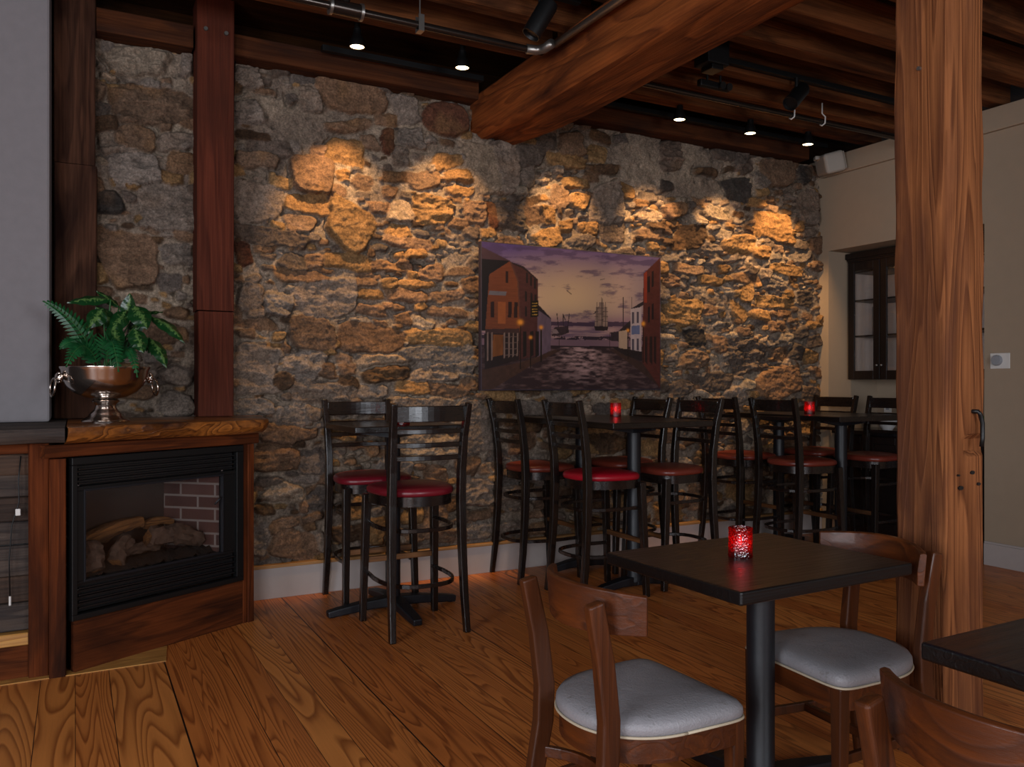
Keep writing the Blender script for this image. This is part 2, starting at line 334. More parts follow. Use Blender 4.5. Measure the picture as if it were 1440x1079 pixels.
STONES = """0.91,3.15,0.074,0.085,10,g 1.01,3.07,0.063,0.022,1,b 1.10,3.21,0.060,0.039,-10,k 1.25,3.20,0.088,0.057,10,k 1.17,3.05,0.034,0.026,9,k 1.28,3.07,0.066,0.084,9,g 1.56,3.12,0.209,0.100,1,b 0.92,2.93,0.083,0.072,9,g 0.94,2.79,0.100,0.034,0,d 1.04,2.73,0.135,0.043,2,k 0.97,2.64,0.117,0.047,2,b 1.20,2.75,0.026,0.043,8,g 1.53,2.93,0.147,0.040,12,b 1.51,2.77,0.115,0.081,-4,o 1.34,2.75,0.058,0.040,-2,b 1.30,2.60,0.133,0.115,-3,b 1.50,2.61,0.046,0.040,7,o 1.63,2.59,0.061,0.046,-13,b 0.97,2.40,0.146,0.112,6,g 1.27,2.42,0.132,0.061,0,o 1.23,2.29,0.087,0.052,5,b 1.05,2.19,0.228,0.056,-5,k 1.53,2.30,0.152,0.135,-33,o 1.30,2.15,0.031,0.022,5,o 1.01,2.12,0.067,0.026,4,b 0.88,2.08,0.049,0.068,4,r 1.18,2.05,0.078,0.048,-6,k 1.31,2.06,0.067,0.048,4,b 1.53,2.07,0.166,0.050,-4,o 1.23,1.96,0.166,0.040,-6,b 1.35,1.97,0.049,0.022,-16,b 1.17,1.89,0.039,0.021,-2,p 1.39,1.83,0.194,0.116,12,g 1.10,1.78,0.086,0.074,-7,g 0.93,1.82,0.075,0.085,3,g 0.97,1.72,0.066,0.026,2,g 0.96,1.66,0.116,0.034,-1,b 0.90,1.60,0.061,0.025,2,b 1.09,1.59,0.034,0.030,2,o 1.13,1.52,0.038,0.030,-19,b 0.96,1.42,0.125,0.124,-9,g 1.30,1.61,0.146,0.102,-13,b 1.44,1.54,0.037,0.023,11,o 1.39,1.49,0.054,0.022,-4,o 1.50,1.45,0.060,0.027,1,b 1.24,1.41,0.110,0.083,-7,g 1.38,1.38,0.063,0.048,-10,b 1.52,1.39,0.055,0.036,10,b 1.53,1.31,0.069,0.045,-5,d 1.38,1.24,0.216,0.071,-6,g 0.97,1.27,0.133,0.030,-3,g 1.13,1.22,0.038,0.026,0,k 0.94,1.16,0.116,0.055,-1,g 1.18,1.10,0.095,0.052,-6,g 1.30,1.11,0.049,0.048,-21,g 1.09,0.99,0.141,0.060,-8,b 1.08,0.85,0.141,0.078,-6,b 1.27,0.99,0.062,0.035,6,b 1.69,1.59,0.209,0.091,-1,b 1.30,0.82,0.084,0.075,-3,k 1.26,0.71,0.080,0.026,-3,g 1.04,0.71,0.084,0.034,-3,k 0.98,0.67,0.034,0.017,-13,b 1.14,0.63,0.116,0.061,-16,p 1.29,0.64,0.039,0.031,16,b 1.34,0.58,0.081,0.067,-4,k 1.10,0.55,0.043,0.017,-9,o 1.26,0.54,0.035,0.035,-4,b 1.01,0.54,0.054,0.034,-4,d 1.14,0.44,0.120,0.048,15,b 1.30,0.47,0.071,0.031,20,b 1.29,0.41,0.039,0.035,15,d 0.98,0.36,0.042,0.103,-5,g 1.20,0.30,0.156,0.084,-13,b 1.35,0.30,0.035,0.067,-5,g 2.15,1.61,0.237,0.057,-1,o 2.15,1.50,0.247,0.052,1,g 1.77,1.46,0.159,0.037,4,p 1.78,1.36,0.159,0.051,4,d 2.14,1.38,0.160,0.067,-3,g 2.33,1.39,0.095,0.048,-5,g 2.10,1.45,0.051,0.014,1,p 1.68,1.25,0.090,0.041,0,g 1.96,1.27,0.120,0.042,-4,o 2.22,1.25,0.146,0.048,-5,b 2.02,1.17,0.222,0.033,-1,g 2.41,1.00,0.140,0.170,-2,g 2.05,0.90,0.228,0.085,-2,p 2.36,0.74,0.086,0.068,-13,b 2.53,0.71,0.050,0.039,-13,p 2.43,0.55,0.129,0.093,-4,g 2.45,0.39,0.109,0.035,10,b 2.46,0.28,0.109,0.063,10,g 2.17,0.27,0.093,0.053,-6,b 1.71,0.35,0.072,0.091,-5,o 1.88,2.43,0.079,0.065,6,p 2.10,2.45,0.133,0.095,-4,o 2.41,2.47,0.081,0.083,6,b 1.93,2.23,0.164,0.042,-3,b 1.81,2.06,0.160,0.033,1,b 2.10,2.04,0.092,0.048,4,b 2.30,2.06,0.095,0.034,4,b 1.65,1.97,0.066,0.046,14,b 1.80,1.95,0.058,0.037,3,o 2.00,1.96,0.131,0.028,4,o 1.93,1.88,0.149,0.046,-2,b 2.01,1.81,0.046,0.033,23,o 1.68,1.88,0.085,0.032,3,o 2.22,1.89,0.110,0.038,8,b 2.39,1.85,0.048,0.034,3,b 1.69,1.78,0.095,0.037,-2,b 1.90,1.72,0.049,0.037,2,b 2.23,1.78,0.157,0.033,-2,b 1.62,3.22,0.197,0.027,-1,k 1.91,3.10,0.089,0.089,10,g 2.20,3.08,0.161,0.106,3,r 1.79,2.87,0.043,0.083,-4,r 1.95,2.92,0.090,0.065,1,g 2.02,3.20,0.066,0.028,2,d 2.25,3.21,0.141,0.024,0,g 1.87,2.79,0.064,0.060,8,g 1.67,2.85,0.061,0.045,8,b 2.00,2.81,0.040,0.023,-2,g 2.21,2.80,0.114,0.052,16,o 1.84,2.65,0.093,0.041,2,d 1.80,2.54,0.058,0.042,7,b 2.30,2.71,0.106,0.043,7,o 2.30,2.61,0.090,0.034,7,o 2.48,2.79,0.120,0.167,8,p 0.15,3.18,0.035,0.032,10,g 0.31,3.12,0.154,0.080,7,p 0.39,2.88,0.211,0.109,3,b 0.30,2.69,0.099,0.064,-11,b 0.30,2.50,0.120,0.096,6,g 0.26,2.42,0.087,0.028,-2,o 0.54,2.57,0.076,0.062,2,b 0.57,3.17,0.035,0.082,10,g 0.16,2.31,0.070,0.071,5,s 0.27,2.35,0.043,0.028,-14,k 0.47,2.31,0.150,0.134,5,g 0.37,2.17,0.055,0.017,-20,b 0.26,2.00,0.138,0.159,4,b 0.52,2.04,0.084,0.066,4,g 0.48,1.88,0.068,0.049,3,k 0.57,1.90,0.023,0.024,3,b 0.52,1.34,0.084,0.053,0,g 0.51,1.18,0.095,0.069,-1,g 0.54,1.58,0.038,0.037,1,b 0.39,1.46,0.055,0.040,1,g 2.66,2.81,0.084,0.169,8,g 2.85,2.92,0.122,0.076,9,k 2.83,2.77,0.063,0.071,8,g 2.97,3.04,0.101,0.066,9,k 3.20,3.05,0.104,0.088,9,b 3.16,2.92,0.170,0.057,-1,o 3.23,2.77,0.111,0.041,3,o 3.10,2.65,0.079,0.083,-1,b 3.26,2.64,0.074,0.058,-13,o 2.87,2.50,0.081,0.066,6,b 2.69,2.48,0.107,0.105,6,k 2.54,2.47,0.044,0.094,6,r 3.00,2.51,0.060,0.062,6,o 3.16,2.45,0.054,0.047,6,o 3.35,2.44,0.082,0.042,6,o 3.50,2.64,0.128,0.149,7,g 3.48,2.90,0.135,0.037,6,d 4.11,3.09,0.099,0.117,9,k 3.63,3.15,0.059,0.038,10,k 4.07,2.84,0.063,0.044,8,s 4.48,3.00,0.112,0.034,1,d 4.67,3.17,0.107,0.052,2,k 4.85,3.13,0.086,0.082,10,k 4.81,2.89,0.140,0.093,3,s 4.30,2.47,0.159,0.096,6,d 3.90,2.60,0.110,0.054,-8,p 3.91,2.45,0.123,0.044,6,b 4.89,3.10,0.095,0.071,10,k 5.26,3.09,0.174,0.109,4,b 5.58,3.11,0.069,0.081,10,s 5.19,2.63,0.205,0.108,-3,o 4.83,2.44,0.172,0.082,6,o 5.61,2.83,0.121,0.148,8,g 4.67,2.51,0.076,0.046,6,p 5.00,2.81,0.112,0.042,-2,o 4.60,2.68,0.136,0.052,-3,p 4.25,1.87,0.172,0.107,3,o 4.35,1.66,0.102,0.074,2,s 4.83,1.89,0.109,0.058,-27,o 5.07,1.88,0.121,0.048,-5,o 5.24,1.99,0.206,0.048,-2,o 4.91,1.53,0.205,0.142,1,k 5.28,1.30,0.249,0.133,20,b 4.73,1.68,0.077,0.035,2,p 5.25,1.78,0.099,0.048,3,b 5.34,1.70,0.117,0.049,-3,p 4.35,1.49,0.131,0.074,1,b 4.21,1.27,0.128,0.056,0,k 4.58,1.31,0.165,0.074,0,k 4.91,1.29,0.095,0.047,0,p 5.63,1.20,0.096,0.074,-1,b 4.30,2.21,0.144,0.045,-3,b 4.54,2.13,0.135,0.040,-1,o 4.91,2.17,0.158,0.041,-3,b 5.35,2.27,0.184,0.048,-3,o 5.57,2.04,0.087,0.074,4,k 4.11,2.11,0.084,0.044,4,b 2.54,0.71,0.099,0.039,7,b 2.79,0.70,0.115,0.071,-3,g 3.52,0.85,0.180,0.075,-2,d 3.39,0.96,0.190,0.031,-7,o 3.32,0.82,0.087,0.042,-3,o 3.05,0.48,0.144,0.082,-4,b 2.70,0.48,0.101,0.070,-4,g 2.68,0.28,0.123,0.060,5,g 3.81,0.48,0.121,0.108,-4,b 4.09,0.30,0.141,0.089,-5,o 3.23,1.09,0.160,0.047,-1,p 2.82,1.12,0.139,0.055,-1,g 3.48,1.11,0.103,0.053,-1,k 3.75,1.03,0.093,0.076,-1,p 4.02,0.91,0.139,0.066,-2,b 4.60,0.93,0.136,0.070,-2,b 4.26,1.02,0.108,0.068,-2,g 4.83,0.42,0.141,0.093,-5,o 4.41,0.39,0.118,0.102,-5,b 5.15,0.64,0.114,0.108,-4,b 1.60,0.51,0.056,0.072,-4,o 1.84,0.60,0.079,0.065,-4,b 1.96,0.46,0.070,0.084,-4,o"""
# brightness of the room's lamps and of the daylight through its windows
SPOT_W = 145; SPOT_E = [(1.48, 1.0), (2.22, 1.0), (3.12, .7), (3.93, .8), (4.66, .8), (5.27, 1.0)]
DAY_E = [130, 100]; SIDE_E = 155; EXPO = 0.0
# ------------------------------------------------------------------ numpy noise
def vnoise(x, y, seed):
    r = np.random.default_rng(seed); T = r.random((256, 256))
    xi = np.floor(x).astype(int); yi = np.floor(y).astype(int); fx = x-xi; fy = y-yi
    fx = fx*fx*(3-2*fx); fy = fy*fy*(3-2*fy)
    a = T[xi & 255, yi & 255]; b = T[(xi+1) & 255, yi & 255]; c = T[xi & 255, (yi+1) & 255]; d = T[(xi+1) & 255, (yi+1) & 255]
    return (a*(1-fx)+b*fx)*(1-fy)+(c*(1-fx)+d*fx)*fy
def fbm(x, y, f, octv, seed, g=.5):
    s = 0; a = 1; n = 0
    for k in range(octv):
        s = s+a*(vnoise(x*f*2**k+k*17.3, y*f*2**k+k*9.1, seed+k)-.5); n += a; a *= g
    return s/n*2
def sstep(a, b, x):
    t = np.clip((x-a)/(b-a), 0, 1); return t*t*(3-2*t)
def grid_mesh(name, P, colors, mat, smooth=True):
    nz, nx = P.shape[:2]
    me = bpy.data.meshes.new(name); nv = nz*nx
    me.vertices.add(nv); me.vertices.foreach_set('co', P.reshape(-1).astype(np.float32))
    i = np.arange(nz-1)[:, None]*nx+np.arange(nx-1)[None]
    q = np.stack([i, i+1, i+nx+1, i+nx], -1).reshape(-1, 4); nf = len(q)
    me.loops.add(nf*4); me.loops.foreach_set('vertex_index', q.reshape(-1).astype(np.int32))
    me.polygons.add(nf); me.polygons.foreach_set('loop_start', (np.arange(nf)*4).astype(np.int32)); me.polygons.foreach_set('loop_total', np.full(nf, 4, np.int32))
    me.update(); me.validate()
    if smooth: me.polygons.foreach_set('use_smooth', np.ones(nf, bool))
    ca = me.color_attributes.new('col', 'FLOAT_COLOR', 'POINT')
    ca.data.foreach_set('color', np.concatenate([colors.reshape(-1, 3), np.ones((nv, 1))], 1).reshape(-1).astype(np.float32))
    me.materials.append(mat); o = bpy.data.objects.new(name, me); COL.objects.link(o); return o

# ------------------------------------------------------------------ the setting
struct(MB().box(-3.2, 6.6, -3, 5.4, -.05, 0).build('floor', M['floor']))
struct(MB().box(-3.2, 6.6, -3, 5.4, 3.485, 3.53).build('ceiling', M['ceilboard']))

def stone_wall():
    PAL = dict(b='#6a5240', o='#7f603e', g='#6f6258', d='#483526', r='#523122', k='#544840', p='#857463', s='#38322e')
    S = []
    for q in STONES.split():
        v = q.split(','); S.append([float(v[0]), float(v[1]), float(v[2]), float(v[3]), R(float(v[4])), v[5]])
    cells = {}
    def clash(x, z, r):
        for (a, b, c, d, _, _) in S:
            if abs(a-x) < c+r*1.2 and abs(b-z) < d+r*.62 and ((a-x)/(c+r))**2+((b-z)/(d+r*.6))**2 < .92: return True
        return False
    rr = random.Random(5)
    for k in range(9000):
        r = .085 if k < 500 else .055 if k < 1800 else .034 if k < 5000 else .02
        x = rr.uniform(-.15, 5.8); z = rr.uniform(.1, 3.25)
        if .92 < x < 1.45 and 2.75 < z < 3.1 or 3.5 < x < 4.7 and z > 2.78: continue
        if not clash(x, z, r*1.02):
            S.append([x, z, r*rr.uniform(.9, 1.5), r*rr.uniform(.5, .85), R(rr.uniform(-16, 16)), rr.choice('bbbooggkkdp')])
    dx = .0068; xs = np.arange(-.2, 5.86, dx); zs = np.arange(.1, 3.206, dx)
    X, Z = np.meshgrid(xs, zs)
    wx = fbm(X, Z, 8, 3, 21)*.024+fbm(X, Z, 34, 2, 31)*.007; wz = fbm(X, Z, 8, 3, 41)*.020+fbm(X, Z, 34, 2, 51)*.007
    best = np.full(X.shape, 9.); H = np.zeros(X.shape); C = np.zeros(X.shape+(3,))
    rough = fbm(X, Z, 16, 5, 61, .6); strat = fbm(X*1., Z*3.6, 7, 5, 71, .62); fine = fbm(X, Z, 60, 3, 81)
    grit = fbm(X, Z*1.3, 42, 3, 63, .6); crev = fbm(X, Z, 5, 4, 65, .6)
    ridge = 1-np.abs(fbm(X, Z*1.9, 5.5, 4, 83, .55))*2
    mort = np.array(srgb('#91806e')); mort2 = np.array(srgb('#6b5d52'))
    mn = np.clip(fbm(X, Z, 4, 4, 91)*.9+.5, 0, 1)[..., None]
    C[:] = mort*mn+mort2*(1-mn)
    base = .026+fbm(X, Z, 2.2, 3, 95)*.014+rough*.011+strat*.004+fine*.0025
    H[:] = base
    rr = random.Random(9)
    for (cx, cz, a, b, ang, c) in S:
        a *= 1.10; b *= 1.08; m = max(a, b)*1.25+.03
        i0, i1 = np.searchsorted(xs, [cx-m, cx+m]); j0, j1 = np.searchsorted(zs, [cz-m, cz+m])
        if i1-i0 < 2 or j1-j0 < 2: continue
        sl = (slice(j0, j1), slice(i0, i1)); k = min(1, m/.09)
        x = X[sl]+wx[sl]*k-cx; z = Z[sl]+wz[sl]*k-cz; ca, sa = math.cos(ang), math.sin(ang)
        u = x*ca+z*sa; w = -x*sa+z*ca; p = rr.uniform(2.6, 6.5); sk = rr.uniform(-.22, .22); tp = rr.uniform(-.25, .25)
        u = u+w*sk; uu = u/(a*(1+tp*w/b)); ww = w/(b*(1+rr.uniform(-.2, .2)*u/a))
        d = ((np.abs(uu)**p+np.abs(ww)**p)**(1/p)-1)*b
        e = min(rr.uniform(.005, .022), b*.5); prof = sstep(.004, -e, d)
        prot = .020+rr.uniform(.002, .034)*min(1, b/.05+.25)
        ax, az = rr.uniform(-.10, .10), rr.uniform(-.22, .12); am = rr.choice((.003, .005, .008, .012, .02))*min(1, b/.07+.15)
        face = prot+ax*u+az*w+am*(strat[sl]*1.3+rough[sl]*.5+(ridge[sl]-.5)*.8)+.0022*fine[sl]+.0055*grit[sl]*min(1, b/.04)
        face = np.minimum(np.maximum(face, .004), .08)
        h = base[sl]*(1-prof)+(face+base[sl]*.35)*prof
        win = (d < best[sl])
        best[sl] = np.where(win, d, best[sl]); H[sl] = np.where(win, h, H[sl])
        col = np.array(srgb(PAL[c]))*rr.uniform(.8, 1.22)
        col = col*(1+rr.uniform(-.06, .06)*np.array([1, 0, -1]))
        var = (1+.38*rough[sl]+.22*strat[sl])[..., None]
        och = np.clip(fbm(X[sl], Z[sl], 6, 3, rr.randint(100, 900))*1.2-.15, 0, .55)[..., None]*(.9 if c in 'obrd' else .35)
        cc = (col*var)*(1-och)+np.array(srgb('#7d5c3c'))*och
        edge = sstep(.002, -.006, d)[..., None]
        C[sl] = np.where(win[..., None], C[sl]*(1-edge)+cc*edge, C[sl])
    # a narrow dark gap where the mortar has shrunk away from a stone's lower edge
    gap = sstep(.014, .003, best)*sstep(-.006, .003, best)*sstep(.02, .3, crev+.25*rough)
    H -= gap*.034
    pits = np.clip(fbm(X, Z, 22, 3, 97)-.42, 0, 1); outer = best > .0
    H -= np.where(outer, pits*.06, 0); C *= np.where(outer, 1-pits*1.2, 1)[..., None]  # pits are carved, and recess shade is painted into the mortar colour
    H = np.where(Z < .23, np.minimum(H, .028), H)
    C = np.clip(C, .012, .8)
    Y = 5.105-H*1.25
    P = np.stack([X, Y, Z], -1)
    return struct(grid_mesh('wall_back', P, C, M['stone']))
stone_wall()

# right plaster wall with the niche
m = MB()
m.box(5.77, 6.5, 4.97, 5.35, 0, 3.256); m.box(5.77, 6.5, -3, 3.59, 0, 3.256); m.box(5.77, 6.5, 3.59, 4.97, 2.45, 3.256); m.box(6.4, 6.5, 3.59, 4.97, 0, 2.45)
struct(m.build('wall_right', M['plaster']))
struct(MB().box(5.735, 5.77, -3, 5.02, 3.09, 3.256).build('trim_2', M['plaster'], bevel=.006))
m = MB(); m.box(5.752, 5.77, -3, 3.585, 0, .155); m.box(5.757, 5.77, -3, 3.585, .155, .17)
struct(m.build('baseboard_right', M['white_trim'], bevel=.003))
bb = struct(MB().box(.86, 5.765, 5.035, 5.06, 0, .185).build('baseboard_back', M['white_trim'], bevel=.003))
struct(MB().box(.86, 5.765, 5.025, 5.13, .185, .205).build('trim_3', M['tan_ledge'], bevel=.004))
# plaster chimney breast at the left, and the walls behind the photographer with their windows
struct(MB().box(-3.0, -.11, 4.6, 5.3, 1.112, 3.485).build('wall_left', M['plaster_cool'], bevel=.012))
m = MB()
SY0, SY1 = -1.4, 1.1
m.box(-3.2, -3.1, -3, SY0, 0, 3.485); m.box(-3.2, -3.1, SY1, 5.18, 0, 3.485); m.box(-3.2, -3.1, SY0, SY1, 0, .7); m.box(-3.2, -3.1, SY0, SY1, 2.8, 3.485)
struct(m.build('wall_side', M['plaster_cool']))
m = MB(); WY0, WY1 = -2.75, -2.65
WIN = [(-2.4, -.9), (1.4, 2.9)]
struct(MB().box(-3.2, 6.6, 5.18, 5.3, 0, 3.485).build('wall_rear', M['ceilboard']))
xs_ = [-3.2, -2.4, -.9, 1.4, 2.9, 6.6]
for i in range(0, 6, 2): m.box(xs_[i], xs_[i+1], WY0, WY1, 0, 3.485)
for a, b in WIN: m.box(a, b, WY0, WY1, 0, .8); m.box(a, b, WY0, WY1, 2.7, 3.485)
struct(m.build('wall_front', M['plaster']))
for i, (a, b) in enumerate(WIN):
    m = MB(); m.box(a, b, WY0, WY1, .8, .86); m.box(a, b, WY0, WY1, 2.64, 2.7); m.box(a, a+.06, WY0, WY1, .86, 2.64); m.box(b-.06, b, WY0, WY1, .86, 2.64); m.box(a+.06, b-.06, -2.72, -2.69, 1.73, 1.77)
    struct(m.build('window_%d' % (i+1), M['white_trim']))
m = MB(); m.box(-3.2, -3.1, SY0, SY1, .7, .76); m.box(-3.2, -3.1, SY0, SY1, 2.74, 2.8); m.box(-3.2, -3.1, SY0, SY0+.06, .76, 2.74); m.box(-3.2, -3.1, SY1-.06, SY1, .76, 2.74); m.box(-3.17, -3.14, -.18, -.12, .76, 2.74)
struct(m.build('window_3', M['white_trim']))
# pale board let into the floor along the hearth
struct(MB().prism([(-3.1, 4.135), (.375, 4.135), (.40, 4.37), (-.02, 4.2), (-3.1, 4.2)], -.01, .004).build('trim_1', M['oak']))

# ------------------------------------------------------------------ timbers
def timber(name, mat, x0, x1, y0, y1, z0, z1, axis, n=40, amp=.008, seed=0, rnd=.012, crown=0, extra=None):
    """rough sawn / hewn timber: rounded rectangle rings along the axis, pushed about by noise"""
    A = {'X': (x0, x1, y0, y1, z0, z1), 'Y': (y0, y1, x0, x1, z0, z1), 'Z': (z0, z1, x0, x1, y0, y1)}[axis]
    l0, l1, a0, a1, b0, b1 = A; rs = []
    prof = []
    K = 10
    def edge(p, q):
        for k in range(K): prof.append((p[0]+(q[0]-p[0])*k/K, p[1]+(q[1]-p[1])*k/K))
    r = rnd
    pts = [(a0+r, b0), (a1-r, b0), (a1, b0+r), (a1, b1-r), (a1-r, b1), (a0+r, b1), (a0, b1-r), (a0, b0+r)]
    for i in range(8):
        if i % 2 == 0: edge(pts[i], pts[(i+1) % 8])
        else:
            p, q = pts[i], pts[(i+1) % 8]
            for k in range(3): prof.append((p[0]+(q[0]-p[0])*k/3, p[1]+(q[1]-p[1])*k/3))
    ca, cb = (a0+a1)/2, (b0+b1)/2
    for i in range(n+1):
        l = l0+(l1-l0)*i/n; ring = []
        for a, b in prof:
            da, db = a-ca, b-cb; le = math.hypot(da, db)
            st = .35
            P = {'X': (l*st, a*6, b*6), 'Y': (a*6, l*st, b*6), 'Z': (a*6, b*6, l*st)}[axis]
            k = mnoise.fractal(Vector(P)+Vector((seed, seed*1.7, 0)), .9, 2.1, 4)*amp
            k += mnoise.noise(Vector(P)*4+Vector((seed, 0, 5)))*amp*.35
            if extra: k += extra(l, a, b)
            a2, b2 = a+da/le*k, b+db/le*k
            ring.append({'X': (l, a2, b2), 'Y': (a2, l, b2), 'Z': (a2, b2, l)}[axis])
        rs.append(ring)
    mb = MB().rings(rs); return mb.build(name, mat, smooth='angle')

# the big beam, square to the stone wall
def beam_extra(l, a, b):
    k = 0
    if l > 4.3 and b < 3.0: k -= .05*((l-4.3)/.8)**2
    return k
tag(timber('ceiling_beam', M['beam'], 2.39, 2.77, 1.0, 5.1, 2.94, 3.265, 'Y', 70, .018, 3, .03, extra=beam_extra), 'massive hewn reddish brown ceiling beam running out from the stone wall', 'beam')['kind'] = 'thing'
# posts
def post_extra(l, a, b):
    k = 0
    return k
pr = thing('timber_post', 'rough square timber post standing floor to ceiling beside the dining table', 'post')
def ring_post():
    x0, x1, y0, y1 = 2.572, 2.777, 1.725, 1.93
    mb = MB(); rs = []; n = 150; K = 12
    for i in range(n+1):
        z = 2.92*i/n; ring = []
        pts = []
        for (p, q) in (((x0, y1), (x0, y0)), ((x0, y0), (x1, y0)), ((x1, y0), (x1, y1)), ((x1, y1), (x0, y1))):
            for k in range(K): pts.append((p[0]+(q[0]-p[0])*k/K, p[1]+(q[1]-p[1])*k/K))
        cx, cy = (x0+x1)/2, (y0+y1)/2
        for (x, y) in pts:
            d = Vector((x-cx, y-cy, 0)); le = d.length
            k = mnoise.fractal(Vector((x*9, y*9, z*.6)), .9, 2, 4)*.006+mnoise.noise(Vector((x*40, y*40, z*2)))*.0025
            cr = max(abs(x-cx), abs(y-cy)); corner = (abs(x-cx)+abs(y-cy))/(x1-x0)
            if corner > .93: k -= (corner-.93)*.12*(1+.8*mnoise.noise(Vector((x*3, y*3, z*5))))
            # the notch cut in the face towards the room, with the handle beside it
            if y < y0+.001 and x > x1-.115 and 1.068 < z < 1.115: k -= .024*min(1, (x-(x1-.115))/.02)
            if y < y0+.001 and x > x1-.13 and z > 1.115: k += .004
            ring.append((x+d.x/le*k, y+d.y/le*k, z))
        rs.append(ring)
    return mb.rings(rs)
ring_post().build('shaft', M['post'], pr, smooth='angle')
MB().cyl((2.578, 1.827, 2.387), (2.562, 1.827, 2.387), .007, n=12).build('screw', M['steel'], pr, smooth='angle')
mb = MB()
for x, z, a in ((2.637, .947, .012), (2.70, .996, .011), (2.735, .955, .009), (2.625, .99, .006)): mb.lathe([(.0001, -.001), (a, -.001), (a, .004), (.0001, .004)], 12, M=Matrix.Translation((x, 1.7235, z)) @ Matrix.Rotation(R(90), 4, 'X') @ Matrix.Diagonal((1, .6, 1, 1)), cap=False)
mb.build('peg_hole', M['cord'], pr)
mb = MB(); hx, hy = 2.715, 1.728
mb.tube([(hx-.02, hy+.015, 1.205), (hx-.02, hy-.03, 1.205), (hx-.008, hy-.03, 1.195), (hx+.004, hy-.03, 1.165), (hx+.004, hy-.03, 1.115), (hx+.002, hy-.028, 1.085)], .0075)
mb.build('handle', M['black'], pr, smooth=True)['label'] = 'black bent iron handle'
p2 = thing('timber_post', 'red brown square post on the mantel against the stone wall, right of the plant', 'post')
a = timber('upper_shaft', M['post_dark'], .6, .8, 4.855, 5.06, 1.712, 3.48, 'Z', 60, .004, 9, .004); a.parent = p2
a = timber('lower_shaft', M['post_dark'], .607, .797, 4.862, 5.05, 1.115, 1.706, 'Z', 20, .004, 19, .004); a.parent = p2
for dx, z in ((.045, 3.29), (.155, 3.285)):
    MB().cyl((.6+dx, 4.86, z), (.6+dx, 4.845, z), .014, .011).build('bolt', M['steel'], p2, smooth='angle')
MB().tube([(.815, 5.02, 1.13), (.812, 5.0, 1.7), (.818, 5.0, 2.3), (.812, 5.01, 2.7), (.83, 5.02, 3.2)], .004, 6).build('wire', M['cord'], p2, smooth=True)['label'] = 'thin black wire along the post'
p3 = thing('timber_post', 'dark weathered square post between grey plaster and stone wall behind plant', 'post')
a = timber('upper_shaft', M['post_dark'], -.1, .095, 4.94, 5.06, 2.472, 3.48, 'Z', 40, .004, 29, .004); a.parent = p3; a.data.materials[0] = M['post_old']
a = timber('lower_shaft', M['post_old'], -.1, .1, 4.935, 5.06, 1.115, 2.468, 'Z', 50, .007, 39, .006); a.parent = p3

ORD = ['first', 'second', 'third', 'fourth', 'fifth', 'sixth', 'seventh', 'eighth']
for k, (y, w) in enumerate(((4.27, .10), (3.85, .10), (3.44, .10), (3.02, .1), (2.6, .1), (2.2, .1))):
    o = timber('ceiling_joist', M['joist'], -3.0, 2.56, y, y+w, 3.285, 3.483, 'X', 30, .006, 50+k, .006)
    tag(o, '%s dark ceiling joist out from the stone wall, left of the big beam' % ORD[k], 'joist', 'ceiling joists')['kind'] = 'thing'
for k, (y, w) in enumerate(((4.54, .11), (4.21, .10), (3.92, .10), (3.48, .11), (3.13, .11), (2.72, .1), (2.32, .11), (1.9, .1), (1.5, .1))):
    o = timber('ceiling_joist', M['joist'], 2.62, 5.9, y, y+w, 3.285, 3.483, 'X', 30, .006, 70+k, .006)
    tag(o, '%s dark ceiling joist out from the stone wall, right of the big beam' % (ORD+['ninth'])[k], 'joist', 'ceiling joists')['kind'] = 'thing'
for i, (a, b, t) in enumerate(((.1, .59, 'between the two mantel posts'), (.81, 2.385, 'left of the big beam'), (2.78, 5.5, 'right of the big beam'))):
    o = timber('wall_plate', M['plate'], a, b, 4.94, 5.16, 3.205, 3.33, 'X', 30, .004, 90+i, .004)
    tag(o, 'dark horizontal timber topping the stone wall '+t, 'timber', 'wall plates')['kind'] = 'thing'

# ------------------------------------------------------------------ ceiling fittings
def pipe(name, label, y, z, x0, x1, r, mat, group=None):
    t = thing(name, label, 'pipe', (0, 0, 0)); MB().cyl((x0, y, z), (x1, y, z), r, n=20).build('tube', mat, t, smooth='angle'); return t
t = pipe('sprinkler_pipe', 'black steel ceiling pipe with coupling, left of the big beam', 3.95, 3.15, -3.0, 2.30, .019, M['pipe'])
m = MB(); m.cyl((1.10, 3.95, 3.15), (1.26, 3.95, 3.15), .036, n=20); m.cyl((1.18, 3.95, 3.15), (1.18, 3.95, 3.28), .02)
m.build('coupling', M['pipe'], t, smooth='angle')
m = MB()
for x in (1.095, 1.25): m.cyl((x, 3.95, 3.15), (x+.014, 3.95, 3.15), .042, n=20)
m.build('coupling_rim', M['steel'], t, smooth='angle')
m = MB(); m.tube([(1.57, 3.95, 3.283), (1.57, 3.95, 3.19)], .004); m.box(1.555, 1.585, 3.925, 3.93, 3.12, 3.2); m.box(1.555, 1.585, 3.97, 3.975, 3.12, 3.2); m.box(1.555, 1.585, 3.925, 3.975, 3.115, 3.12)
m.build('hanger', M['steel'], t)
m = MB(); m.tube([(2.2, 3.95, 3.15), (2.26, 3.94, 3.15), (2.285, 3.9, 3.15), (2.285, 3.82, 3.15)], .026, 14)
m.build('elbow', M['steel'], t, smooth=True)
t = thing('conduit', 'grey conduit running along the upper edge of the big beam', 'conduit')
m = MB(); m.tube([(2.32, 3.84, 3.16), (2.32, 3.0, 3.15), (2.32, 2.0, 3.14), (2.32, 1.0, 3.14)], .02, 14); m.build('tube', M['steel'], t, smooth=True)
m = MB()
for y in (3.2, 2.45):
    m.box(2.3, 2.355, y, y+.02, 3.168, 3.175)
m.build('strap', M['steel'], t)
